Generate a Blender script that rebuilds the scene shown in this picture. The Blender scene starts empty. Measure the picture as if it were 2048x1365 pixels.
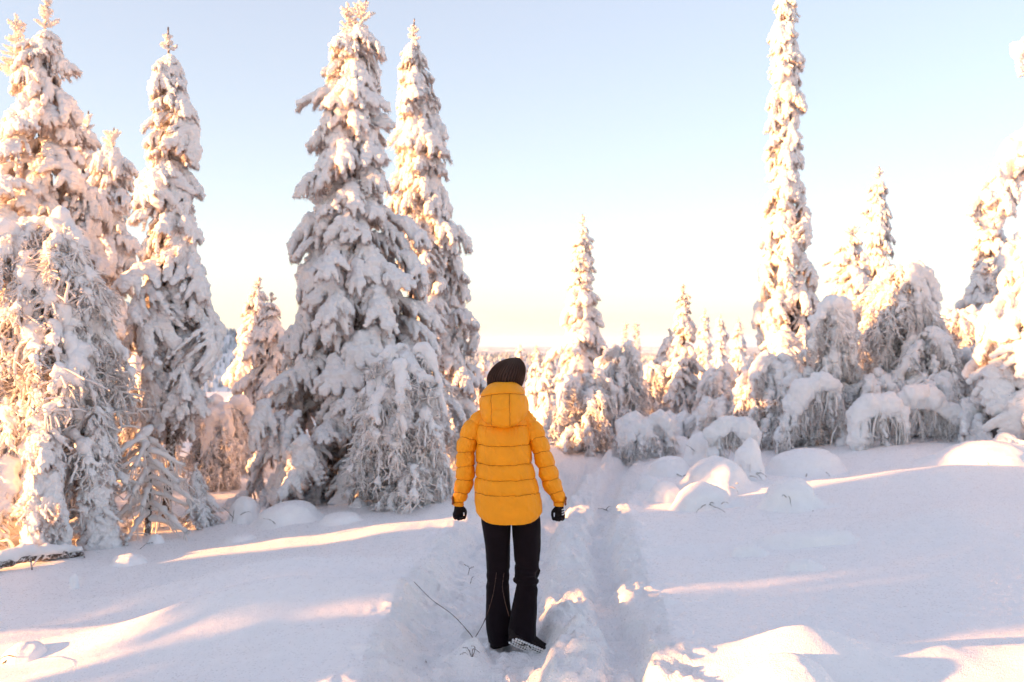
import bpy, math, random
import numpy as np
from mathutils import Vector, Matrix, Euler

# ------------------------------------------------------------------ camera, sky, sun, exposure
SC = bpy.context.scene
COL = SC.collection
CAMZ = 1.85
FPX = 2048 * 35.0 / 36.0          # focal length in photograph pixels
cam_d = bpy.data.cameras.new('camera'); cam = bpy.data.objects.new('camera', cam_d); COL.objects.link(cam)
cam_d.lens = 35; cam_d.sensor_width = 36; cam_d.clip_start = 0.05; cam_d.clip_end = 120000
cam.location = (0, 0, CAMZ); cam.rotation_euler = (math.radians(90), 0, 0)
cam_d.dof.use_dof = True; cam_d.dof.focus_distance = 5.7; cam_d.dof.aperture_fstop = 2.6
SC.camera = cam

SUN_EL = math.radians(7.0)
SUN_FWD = math.radians(-18)        # the sun stands to the left, a little behind the camera
SUN_DIR = Vector((-math.cos(SUN_FWD) * math.cos(SUN_EL), math.sin(SUN_FWD) * math.cos(SUN_EL), math.sin(SUN_EL)))
w = bpy.data.worlds.new('World'); SC.world = w; w.use_nodes = True
nt = w.node_tree; nt.nodes.clear()
sky = nt.nodes.new('ShaderNodeTexSky'); sky.sky_type = 'NISHITA'; sky.sun_disc = False
sky.sun_elevation = SUN_EL
sky.sun_rotation = math.atan2(SUN_DIR.x, SUN_DIR.y)
sky.air_density = 1.0; sky.dust_density = 0.35; sky.ozone_density = 1.5; sky.altitude = 500
bg = nt.nodes.new('ShaderNodeBackground'); bg.inputs[1].default_value = 0.072
wo = nt.nodes.new('ShaderNodeOutputWorld')
hsv = nt.nodes.new('ShaderNodeHueSaturation'); hsv.inputs['Saturation'].default_value = 1.0
wbal = nt.nodes.new('ShaderNodeMix'); wbal.data_type = 'RGBA'; wbal.blend_type = 'MULTIPLY'; wbal.inputs[0].default_value = 1.0; wbal.inputs[7].default_value = (0.92, 1.0, 1.03, 1)
nt.links.new(sky.outputs[0], wbal.inputs[6]); nt.links.new(wbal.outputs[2], hsv.inputs['Color'])
# light scattered more than once, which the sky model leaves out: an even pale lift over the whole dome
msc = nt.nodes.new('ShaderNodeMix'); msc.data_type = 'RGBA'; msc.blend_type = 'ADD'; msc.inputs[0].default_value = 1.0; msc.inputs[7].default_value = (0.76, 0.55, 0.59, 1)
gam = nt.nodes.new('ShaderNodeGamma'); gam.inputs['Gamma'].default_value = 0.72
nt.links.new(hsv.outputs[0], gam.inputs['Color']); nt.links.new(gam.outputs[0], msc.inputs[6])
# thin streaks of stratus low over the horizon
tcw = nt.nodes.new('ShaderNodeTexCoord'); mpw = nt.nodes.new('ShaderNodeMapping'); mpw.inputs['Scale'].default_value = (4.5, 4.5, 95); mpw.inputs['Rotation'].default_value = (0, math.radians(1.2), 0)
nzw = nt.nodes.new('ShaderNodeTexNoise'); nzw.inputs['Scale'].default_value = 1.0; nzw.inputs['Detail'].default_value = 3; nzw.inputs['Roughness'].default_value = 0.45
spw = nt.nodes.new('ShaderNodeSeparateXYZ'); bandw = nt.nodes.new('ShaderNodeMapRange'); bandw.interpolation_type = 'SMOOTHSTEP'
bandw.inputs['From Min'].default_value = 0.055; bandw.inputs['From Max'].default_value = 0.02
cutw = nt.nodes.new('ShaderNodeMapRange'); cutw.interpolation_type = 'SMOOTHSTEP'; cutw.inputs['From Min'].default_value = 0.55; cutw.inputs['From Max'].default_value = 0.68; cutw.inputs['To Max'].default_value = 0.55
mulw = nt.nodes.new('ShaderNodeMath'); mulw.operation = 'MULTIPLY'
mixw = nt.nodes.new('ShaderNodeMix'); mixw.data_type = 'RGBA'; mixw.blend_type = 'MULTIPLY'; mixw.inputs[7].default_value = (0.80, 0.80, 0.90, 1)
for a_, b_ in ((tcw.outputs['Generated'], mpw.inputs[0]), (mpw.outputs[0], nzw.inputs['Vector']), (tcw.outputs['Generated'], spw.inputs[0]), (spw.outputs[2], bandw.inputs[0]),
               (nzw.outputs[0], cutw.inputs[0]), (bandw.outputs[0], mulw.inputs[0]), (cutw.outputs[0], mulw.inputs[1]), (mulw.outputs[0], mixw.inputs[0]), (msc.outputs[2], mixw.inputs[6]), (mixw.outputs[2], bg.inputs[0])):
    nt.links.new(a_, b_)
nt.links.new(bg.outputs[0], wo.inputs[0])

sun_d = bpy.data.lights.new('sun', 'SUN'); sun_d.energy = 5.0; sun_d.angle = math.radians(0.9)
sun_d.color = (1.0, 0.42, 0.14)
sun = bpy.data.objects.new('sun', sun_d); COL.objects.link(sun)
sun.rotation_euler = (-SUN_DIR).to_track_quat('-Z', 'Y').to_euler()
sun.location = SUN_DIR * 60

SC.view_settings.view_transform = 'Standard'; SC.view_settings.look = 'None'
SC.view_settings.gamma = 1.0; SC.view_settings.use_curve_mapping = False
SC.view_settings.exposure = 2.46
SC.cycles.max_bounces = 11; SC.cycles.diffuse_bounces = 9; SC.cycles.transmission_bounces = 5; SC.cycles.use_adaptive_sampling = True; SC.cycles.adaptive_threshold = 0.03; SC.cycles.glossy_bounces = 2
SC.cycles.volume_bounces = 1
SC.cycles.use_denoising = True
SC.cycles.caustics_reflective = False; SC.cycles.caustics_refractive = False

# ------------------------------------------------------------------ helpers
rng = np.random.default_rng(7)
def sstep(a, b, x):
    t = np.clip((x - a) / (b - a), 0, 1); return t * t * (3 - 2 * t)

def _hash(ix, iy, iz, seed):
    n = (ix.astype(np.int64) * 374761393 + iy.astype(np.int64) * 668265263 + iz.astype(np.int64) * 2147483647 + seed * 974634777) & 0xffffffff
    n = ((n ^ (n >> 13)) * 1274126177) & 0xffffffff
    n = ((n ^ (n >> 16)) * 2246822519) & 0xffffffff
    return ((n ^ (n >> 15)) & 0xffffff) / float(0xffffff)

def noise3(x, y, z, seed=0):
    """value noise, -1..1"""
    x, y, z = np.broadcast_arrays(np.asarray(x, float), np.asarray(y, float), np.asarray(z, float))
    ix, iy, iz = np.floor(x), np.floor(y), np.floor(z)
    fx, fy, fz = x - ix, y - iy, z - iz
    u = fx*fx*fx*(fx*(fx*6-15)+10); v = fy*fy*fy*(fy*(fy*6-15)+10); t = fz*fz*fz*(fz*(fz*6-15)+10)
    def H(a, b, c): return _hash(ix + a, iy + b, iz + c, seed)
    x00 = H(0,0,0)*(1-u) + H(1,0,0)*u; x10 = H(0,1,0)*(1-u) + H(1,1,0)*u
    x01 = H(0,0,1)*(1-u) + H(1,0,1)*u; x11 = H(0,1,1)*(1-u) + H(1,1,1)*u
    return ((x00*(1-v) + x10*v)*(1-t) + (x01*(1-v) + x11*v)*t)*2 - 1

def fbm(x, y, z=0.0, octv=4, seed=0, gain=0.5):
    s = 0; a = 1.0; f = 1.0; n = 0
    for o in range(octv):
        s = s + a * noise3(np.asarray(x)*f + 17.3*o, np.asarray(y)*f - 9.1*o, np.asarray(z)*f + 3.7*o, seed + o); n += a
        a *= gain; f *= 2.03
    return s / n

def mesh_np(name, v, f, mat=None, smooth=True, mats=None, midx=None):
    """mesh from numpy arrays; f is (n,3) or (n,4)"""
    me = bpy.data.meshes.new(name)
    v = np.asarray(v, np.float32); f = np.asarray(f, np.int32); k = f.shape[1]
    me.vertices.add(len(v)); me.vertices.foreach_set('co', v.ravel())
    me.loops.add(f.size); me.loops.foreach_set('vertex_index', f.ravel())
    me.polygons.add(len(f)); me.polygons.foreach_set('loop_start', np.arange(0, f.size, k, dtype=np.int32))
    me.polygons.foreach_set('loop_total', np.full(len(f), k, np.int32))
    if smooth: me.polygons.foreach_set('use_smooth', np.ones(len(f), bool))
    for m in (mats or ([mat] if mat else [])): me.materials.append(m)
    if midx is not None: me.polygons.foreach_set('material_index', np.asarray(midx, np.int32))
    me.update(calc_edges=True); me.validate()
    return me

PENDING = []          # objects are linked to the scene in one go at the end
def mobj(name, me, parent=None, loc=(0,0,0), rot=(0,0,0), scale=(1,1,1)):
    o = bpy.data.objects.new(name, me); PENDING.append(o)
    o.location = loc; o.rotation_euler = rot; o.scale = scale
    if parent: o.parent = parent
    return o

def tag(o, label=None, cat=None, group=None, kind=None):
    if label: o['label'] = label
    if cat: o['category'] = cat
    if group: o['group'] = group
    if kind: o['kind'] = kind
    return o

def empty(name, loc, label, cat, group=None, rz=0):
    o = bpy.data.objects.new(name, None); PENDING.append(o); o.location = loc; o.rotation_euler = (0, 0, rz)
    o.empty_display_size = 0.1
    return tag(o, label, cat, group)

class Geo:
    """collects triangles and quads (as tris) from several pieces"""
    def __init__(s): s.v = []; s.f = []; s.n = 0
    def add(s, v, f):
        f = np.asarray(f)
        if f.shape[1] == 4: f = np.concatenate([f[:, [0,1,2]], f[:, [0,2,3]]])
        s.v.append(np.asarray(v, float)); s.f.append(f + s.n); s.n += len(v); return s
    def get(s): return np.concatenate(s.v), np.concatenate(s.f)
    def mesh(s, name, mat, smooth=True):
        v, f = s.get(); return mesh_np(name, v, f, mat, smooth)

def tubes(P, R, sides=6, cap=True, seed=0):
    """P (S,n,3) centre lines, R (S,n) radii -> verts, tris; many tubes at once"""
    P = np.asarray(P, float); R = np.asarray(R, float)
    if P.ndim == 2: P = P[None]; R = R[None]
    S, n, _ = P.shape
    T = np.gradient(P, axis=1); T /= np.linalg.norm(T, axis=2, keepdims=True) + 1e-9
    ref = np.zeros((S, 1, 3)); m = np.abs(T.mean(axis=1)[:, 2]) > 0.8
    ref[:, 0, 2] = 1; ref[m, 0] = (0.92, 0.38, 0)
    U = np.cross(T, ref); U /= np.linalg.norm(U, axis=2, keepdims=True) + 1e-9
    W = np.cross(U, T)
    a = np.linspace(0, 2*np.pi, sides, endpoint=False)
    ring = P[:, :, None] + R[:, :, None, None] * (np.cos(a)[None, None, :, None]*U[:, :, None] + np.sin(a)[None, None, :, None]*W[:, :, None])
    v = ring.reshape(S, n*sides, 3)
    i = np.arange(n-1)[:, None]*sides; j = np.arange(sides)[None]; j2 = (j+1) % sides
    q = np.stack([i+j, i+sides+j, i+sides+j2, i+j2], -1).reshape(-1, 4)
    t = np.concatenate([q[:, [0,2,1]], q[:, [0,3,2]]])
    if cap:
        ends = np.stack([P[:, 0] - T[:, 0]*R[:, :1]*0.6, P[:, -1] + T[:, -1]*R[:, -1:]*0.6], 1)
        v = np.concatenate([v, ends], 1)
        jj = np.arange(sides); k = n*sides
        c0 = np.stack([np.full(sides, k), jj, (jj+1) % sides], -1)
        b = (n-1)*sides
        c1 = np.stack([np.full(sides, k+1), b+(jj+1) % sides, b+jj], -1)
        t = np.concatenate([t, c0, c1])
    nv = v.shape[1]
    F = (t[None] + (np.arange(S)*nv)[:, None, None]).reshape(-1, 3)
    return v.reshape(-1, 3), F

import bmesh
def _ico(sub):
    bm = bmesh.new(); bmesh.ops.create_icosphere(bm, subdivisions=sub, radius=1)
    bm.verts.ensure_lookup_table()
    v = np.array([x.co[:] for x in bm.verts]); f = np.array([[q.index for q in x.verts] for x in bm.faces]); bm.free()
    return v, f
ICO1, ICO2 = _ico(1), _ico(2)

def blobs(C, R, ico=ICO1):
    """C (n,3), R (n,) or (n,3) -> spheres"""
    C = np.asarray(C, float); R = np.asarray(R, float)
    if R.ndim == 1: R = np.repeat(R[:, None], 3, 1)
    v, f = ico
    V = C[:, None] + v[None]*R[:, None]
    F = f[None] + (np.arange(len(C))*len(v))[:, None, None]
    return V.reshape(-1, 3), F.reshape(-1, 3)

def remesh(v, f, voxel, smooth=3, fac=0.5):
    """voxel union of overlapping closed shells -> verts, faces (quads)"""
    me = mesh_np('tmp', v, f)
    o = bpy.data.objects.new('tmp', me); COL.objects.link(o)
    m = o.modifiers.new('r', 'REMESH'); m.mode = 'VOXEL'; m.voxel_size = voxel; m.adaptivity = 0
    if smooth:
        s = o.modifiers.new('s', 'SMOOTH'); s.factor = fac; s.iterations = smooth
    dg = bpy.context.evaluated_depsgraph_get()
    ev = o.evaluated_get(dg); em = ev.to_mesh()
    n = len(em.vertices); co = np.empty(n*3, np.float32); em.vertices.foreach_get('co', co)
    nn = np.empty(n*3, np.float32); em.vertices.foreach_get('normal', nn)
    k = len(em.loops); li = np.empty(k, np.int32); em.loops.foreach_get('vertex_index', li)
    fq = li.reshape(-1, 4) if k == 4*len(em.polygons) else None
    if fq is None:
        em.calc_loop_triangles(); fq = np.array([t.vertices[:] for t in em.loop_triangles])
    ev.to_mesh_clear(); bpy.data.objects.remove(o); bpy.data.meshes.remove(me)
    return co.reshape(-1, 3).astype(float), fq.copy(), nn.reshape(-1, 3).astype(float)

def lumpy(v, nrm, amps, seed=0):
    """push vertices along normals with noise: amps = [(frequency, amplitude), ...]"""
    d = 0
    for k, (fr, am) in enumerate(amps):
        d = d + am*noise3(v[:, 0]*fr + 5.1*seed, v[:, 1]*fr, v[:, 2]*fr, seed + k)
    return v + nrm*np.asarray(d)[:, None]

def quads2tris(f):
    f = np.asarray(f)
    return f if f.shape[1] == 3 else np.concatenate([f[:, [0,1,2]], f[:, [0,2,3]]])

def bez(pts, n):
    """smooth curve (Catmull-Rom) through pts, n samples"""
    p = np.asarray(pts, float); p = np.concatenate([2*p[:1]-p[1:2], p, 2*p[-1:]-p[-2:-1]])
    m = len(p) - 3; t = np.linspace(0, m - 1e-6, n); i = t.astype(int); u = (t - i)[:, None]
    a, b, c, d = p[i], p[i+1], p[i+2], p[i+3]
    return 0.5*((2*b) + (c-a)*u + (2*a-5*b+4*c-d)*u**2 + (3*b-a-3*c+d)*u**3)

# ------------------------------------------------------------------ materials
def new_mat(name):
    m = bpy.data.materials.new(name); m.use_nodes = True; n = m.node_tree; n.nodes.clear()
    out = n.nodes.new('ShaderNodeOutputMaterial'); b = n.nodes.new('ShaderNodeBsdfPrincipled')
    n.links.new(b.outputs[0], out.inputs[0]); return m, n, b, out
def nnode(n, t, **kw):
    x = n.nodes.new(t)
    for k, v in kw.items():
        if k in x.inputs.keys(): x.inputs[k].default_value = v
        else: setattr(x, k, v)
    return x
def ramp(n, fac, stops):
    r = n.nodes.new('ShaderNodeValToRGB'); n.links.new(fac, r.inputs[0])
    while len(r.color_ramp.elements) < len(stops): r.color_ramp.elements.new(0.5)
    for e, (p, c) in zip(r.color_ramp.elements, stops): e.position = p; e.color = (*c, 1)
    return r

def thin(m, amount, col):
    """let some light through: rimed twigs and thin snow glow when lit from the far side"""
    n = m.node_tree; out = [x for x in n.nodes if x.type == 'OUTPUT_MATERIAL'][0]; b = [x for x in n.nodes if x.type == 'BSDF_PRINCIPLED'][0]
    t = n.nodes.new('ShaderNodeBsdfTranslucent'); t.inputs[0].default_value = (*col, 1); mx = n.nodes.new('ShaderNodeMixShader'); mx.inputs[0].default_value = amount
    n.links.new(b.outputs[0], mx.inputs[1]); n.links.new(t.outputs[0], mx.inputs[2]); n.links.new(mx.outputs[0], out.inputs[0])
def snow_mat(name, scale=60, bump=0.25, dist=0.01, sss=0.0, col=(0.91, 0.91, 0.92), grain=400, glint=0):
    m, n, b, o = new_mat(name)
    tc = nnode(n, 'ShaderNodeTexCoord')
    n1 = nnode(n, 'ShaderNodeTexNoise', Scale=scale, Detail=5.0, Roughness=0.6)
    n2 = nnode(n, 'ShaderNodeTexNoise', Scale=grain, Detail=2.0, Roughness=0.6)
    n.links.new(tc.outputs['Object'], n1.inputs['Vector']); n.links.new(tc.outputs['Object'], n2.inputs['Vector'])
    add = nnode(n, 'ShaderNodeMath', operation='MULTIPLY_ADD'); n.links.new(n2.outputs[0], add.inputs[0]); add.inputs[1].default_value = 0.45
    n.links.new(n1.outputs[0], add.inputs[2])
    bp = nnode(n, 'ShaderNodeBump', Strength=bump, Distance=dist); n.links.new(add.outputs[0], bp.inputs['Height'])
    n.links.new(bp.outputs[0], b.inputs['Normal'])
    r = ramp(n, n1.outputs[0], [(0.3, tuple(c*0.95 for c in col)), (0.7, col)])
    n.links.new(r.outputs[0], b.inputs['Base Color'])
    b.inputs['Roughness'].default_value = 0.65
    if glint:                                                     # single crystals that catch the sun
        vo = nnode(n, 'ShaderNodeTexVoronoi', Scale=float(glint)); n.links.new(tc.outputs['Object'], vo.inputs['Vector'])
        sep = nnode(n, 'ShaderNodeSeparateColor'); n.links.new(vo.outputs['Color'], sep.inputs[0])
        mk = nnode(n, 'ShaderNodeMath', operation='GREATER_THAN'); n.links.new(sep.outputs[0], mk.inputs[0]); mk.inputs[1].default_value = 0.93
        n.links.new(mk.outputs[0], b.inputs['Coat Weight']); b.inputs['Coat Roughness'].default_value = 0.22; b.inputs['Coat IOR'].default_value = 1.5
        bc = nnode(n, 'ShaderNodeBump', Strength=1.0, Distance=0.05); n.links.new(sep.outputs[1], bc.inputs['Height']); n.links.new(bc.outputs[0], b.inputs['Coat Normal'])
    b.inputs['Specular IOR Level'].default_value = 0.25
    if sss:
        b.inputs['Subsurface Weight'].default_value = sss
        b.inputs['Subsurface Radius'].default_value = (1.0, 0.75, 0.55); b.inputs['Subsurface Scale'].default_value = 0.05
    return m

M = {}
SSS = 0.0
M['ground'] = snow_mat('ground_snow', scale=11, bump=0.6, dist=0.022, grain=150, glint=120)
M['track'] = snow_mat('track_snow', scale=16, bump=0.8, dist=0.035, grain=120, glint=120)
M['snow'] = snow_mat('bough_snow', scale=22, bump=0.5, dist=0.02, sss=SSS, grain=160)
M['heap'] = snow_mat('heaped_snow', scale=11, bump=0.6, dist=0.022, grain=150, glint=120)
M['rime'] = snow_mat('rime_frost', scale=40, bump=0.5, dist=0.01, col=(0.90, 0.88, 0.87), grain=200)

def needle_mat():
    m, n, b, o = new_mat('frosted_needles')
    g = nnode(n, 'ShaderNodeNewGeometry')
    r = ramp(n, g.outputs['Random Per Island'], [(0.0, (0.06, 0.05, 0.036)), (0.08, (0.27, 0.22, 0.20)), (0.20, (0.68, 0.63, 0.62)), (0.38, (0.88, 0.85, 0.85))])
    n.links.new(r.outputs[0], b.inputs['Base Color']); b.inputs['Roughness'].default_value = 0.8
    b.inputs['Specular IOR Level'].default_value = 0.15
    return m
M['needle'] = needle_mat()
thin(M['rime'], 0.22, (0.92, 0.84, 0.78)); thin(M['snow'], 0.10, (0.93, 0.87, 0.83)); thin(M['needle'], 0.3, (0.85, 0.57, 0.36))  # peach sun glow put into these tints, with needle brown in the last
def bark_mat(name, c0, c1, scale=30):
    m, n, b, o = new_mat(name)
    tc = nnode(n, 'ShaderNodeTexCoord'); n1 = nnode(n, 'ShaderNodeTexNoise', Scale=scale, Detail=6.0, Roughness=0.7)
    n.links.new(tc.outputs['Object'], n1.inputs['Vector'])
    r = ramp(n, n1.outputs[0], [(0.32, c0), (0.48, c1), (0.62, (0.75, 0.74, 0.74))])
    n.links.new(r.outputs[0], b.inputs['Base Color']); b.inputs['Roughness'].default_value = 0.9
    bp = nnode(n, 'ShaderNodeBump', Strength=0.8, Distance=0.02); n.links.new(n1.outputs[0], bp.inputs['Height']); n.links.new(bp.outputs[0], b.inputs['Normal'])
    return m
M['bark'] = bark_mat('frosted_bark', (0.03, 0.024, 0.02), (0.13, 0.1, 0.085))
M['stem'] = bark_mat('rimed_stem_bark', (0.10, 0.075, 0.06), (0.5, 0.46, 0.44))
M['twig'], _n, _b, _o = new_mat('dry_twig_bark'); _b.inputs['Base Color'].default_value = (0.055, 0.026, 0.016, 1); _b.inputs['Roughness'].default_value = 0.8

# ------------------------------------------------------------------ terrain
def path_x(y): return 0.012*np.maximum(np.asarray(y) - 4.5, 0)**2 - 0.02
def track_mask(x, y):
    u = x - path_x(y)
    wv = 0.05*noise3(np.asarray(y)*1.7, 0.3, 0, 3)
    return sstep(-0.85+wv, -0.62+wv, u)*(1 - sstep(0.80+wv, 0.95+wv, u))*(1 - sstep(14, 17, y))

def height(x, y):
    x = np.asarray(x, float); y = np.asarray(y, float)
    h = np.zeros(np.broadcast(x, y).shape)
    # fell top, then away into the valley
    h = h - 0.004*np.maximum(y - 15, 0)**1.55*(y < 400) - (y >= 400)*0.004*385**1.55
    r = np.hypot(x, y)
    far = sstep(60, 900, r)
    h = h*(1-far) + far*(-100 + 9*fbm(x/900, y/900, 0, 3, 40) + 4*fbm(x/260, y/260, 0, 2, 41)*(1-sstep(3000, 9000, r)))
    near = 1 - sstep(40, 90, r)
    # broad relief of the snow cover
    h = h + near*(0.10*fbm(x*0.33, y*0.33, 0, 3, 11) + 0.035*fbm(x*1.1+3, y*0.8, 0, 2, 12))
    h = h + near*0.46*sstep(1.4, 7.0, x)*sstep(4.5, 12, y)
    h = h + near*0.25*sstep(-3.2, -6.5, x)*sstep(5, 9, y)
    h = h + 0.24*sstep(-3.2, -0.3, x)*(1 - sstep(13.5, 21, y))*near*(1-sstep(4, 8, x))
    # wind-packed drifts in the left foreground
    def ridge(cx, cy, sx, sy, ang, am):
        c, s = math.cos(ang), math.sin(ang); u = (x-cx)*c + (y-cy)*s; v = -(x-cx)*s + (y-cy)*c
        v = v - 0.10*np.sin(u*1.5)
        prof = np.where(v > 0, np.exp(-(v/(sy*0.55))**2), np.exp(-(v/sy)**2))
        return am*np.exp(-(u/sx)**2)*prof
    h = h + ridge(-1.75, 6.95, 1.15, 0.50, -0.06, 0.20) + ridge(-1.55, 6.05, 0.95, 0.45, -0.05, 0.25) + ridge(-0.95, 5.45, 0.5, 0.25, 0.1, 0.05) + ridge(-0.23, 5.36, 0.16, 0.14, 0.0, 0.10)
    h = h + ridge(-3.1, 6.1, 0.5, 0.4, 0.3, 0.10)
    # right foreground: banks and lit humps
    h = h + ridge(1.9, 5.0, 1.5, 0.42, 0.0, 0.10) + ridge(3.0, 5.0, 0.4, 0.35, 0.2, 0.16) + ridge(1.45, 4.95, 0.30, 0.28, 0.0, 0.12)
    h = h + ridge(1.25, 7.75, 0.75, 0.16, 0.02, 0.05) + ridge(1.6, 7.2, 0.7, 0.14, 0.0, 0.03)
    h = h + ridge(3.6, 8.2, 0.9, 0.8, 0.5, 0.12) + ridge(4.2, 10.3, 1.3, 0.6, 0.1, 0.12)
    # the trodden track
    u = x - path_x(y); fade = 1 - sstep(14, 18, y); wob = 0.045*noise3(y*1.9, 0.5, 0.2, 5) + 0.02*noise3(y*6, 0.1, 0.9, 6)
    uw = u + wob
    foot = sstep(-0.70, -0.44, uw)*(1 - sstep(0.14, 0.26, uw))
    groove = sstep(0.44, 0.54, uw)*(1 - sstep(0.62, 0.74, uw))
    ridge_m = np.exp(-((uw-0.31)/0.12)**2)
    m = sstep(-0.95, -0.5, u)*(1 - sstep(0.78, 1.05, u))*fade
    rough = (0.5 + 0.5*sstep(0.1, 0.4, fbm(x*1.2, y*1.2, 0, 2, 21)+0.2))
    lump = fbm(x*7, y*7, 0, 4, 22, 0.6)
    h = h - fade*(0.145*foot + 0.10*groove) + fade*ridge_m*(0.015 + 0.05*np.maximum(fbm(x*3.5, y*2.2, 0, 3, 23), -0.2))
    prints = 0
    for kk, (oy, ox) in enumerate(((0.0, -0.13), (0.36, 0.06))):      # a line of boot prints along the foot track
        yy = (y - oy) % 0.72 - 0.36; uu = uw - ox + 0.03*noise3(np.floor((y-oy)/0.72)*3.3, kk, 0, 9)
        prints = prints + np.exp(-((yy/0.135)**4 + (uu/0.052)**4)) - 0.45*np.exp(-(((np.hypot(yy/0.15, uu/0.07))-1.15)/0.28)**2)
    h = h + m*rough*0.058*lump + m*0.020*fbm(x*20, y*20, 0, 3, 25)*rough - fade*0.045*prints*(0.6+0.4*noise3(x*9, y*9, 0, 19))
    blk = np.maximum(fbm(x*11+4, y*11, 0, 2, 33)-0.12, 0); h = h + m*fade*0.10*np.minimum(blk, 0.25)*sstep(-0.1, 0.35, fbm(x*1.6, y*1.1, 0, 2, 34)+0.15)
    h = h + fade*foot*0.006*np.sin(y*2*np.pi/0.085 + 2*noise3(x*3, y*2, 0, 8))*sstep(6.5, 8.5, y)
    # clods thrown up beside the track
    cl = np.maximum(fbm(x*5.5+9, y*5.5, 0, 3, 27) - 0.18, 0)
    edge = np.exp(-((uw-0.33)/0.16)**2) + 0.6*np.exp(-((uw+0.72)/0.2)**2) + 0.6*np.exp(-((uw-0.9)/0.14)**2)
    h = h + fade*edge*cl*0.13*(1-sstep(8, 13, y)*0.6)
    # undisturbed snow keeps faint ripples
    h = h + near*(1-m)*(0.004*fbm(x*6, y*4, 0, 3, 30))
    return h

def axis(fine_a, fine_b, step, lim_a, lim_b, grow=1.045):
    a = list(np.arange(fine_a, fine_b + step/2, step))
    s = step; x = a[-1]
    while x < lim_b: s *= grow; x += s; a.append(x)
    s = step; x = a[0]; left = []
    while x > lim_a: s *= grow; x -= s; left.append(x)
    return np.array(left[::-1] + a)
gx = axis(-1.6, 2.0, 0.014, -30000, 30000, 1.042)
gy = axis(4.6, 7.6, 0.014, -30, 30000, 1.030)
GX, GY = np.meshgrid(gx, gy)
GZ = height(GX, GY)
def build_ground():
    nx, ny = len(gx), len(gy)
    V = np.stack([GX, GY, GZ], -1).reshape(-1, 3)
    i = (np.arange(ny-1)[:, None]*nx + np.arange(nx-1)[None]).ravel()
    F = np.stack([i, i+1, i+1+nx, i+nx], -1)
    c = V[F].mean(1)
    tm = (track_mask(c[:, 0], c[:, 1]) > 0.5) & (c[:, 1] > 1) & (c[:, 1] < 17)
    for name, sel, mat in (('snow_ground', ~tm, M['ground']), ('path', tm, M['track'])):
        f = F[sel]; used, inv = np.unique(f, return_inverse=True)
        me = mesh_np(name, V[used], inv.reshape(-1, 4), mat)
        o = mobj(name, me); o['kind'] = 'structure'
        o['label'] = {'snow_ground': 'deep undisturbed snow covering the fell', 'path': 'trodden snowmobile and foot track through deep snow'}[name]
build_ground()

def at(px, py, d):
    """world point seen at photograph pixel (px, py) at distance d along the view"""
    return np.array([(px-1024)/FPX*d, d, CAMZ + (682-py)/FPX*d])
def on_ground(px, py):
    """where the sight line through pixel (px, py) meets the snow"""
    d = np.arange(4.2, 40, 0.02); x = (px-1024)/FPX*d; z = CAMZ + (682-py)/FPX*d
    hit = np.nonzero(z <= height(x, d))[0]; i = hit[0] if len(hit) else -1
    return float(x[i]), float(d[i]), float(height(x[i:i+1] if i >= 0 else x[-1:], d[i:i+1] if i >= 0 else d[-1:])[0])
def gz(x, y): return float(height(x, y))
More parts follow.
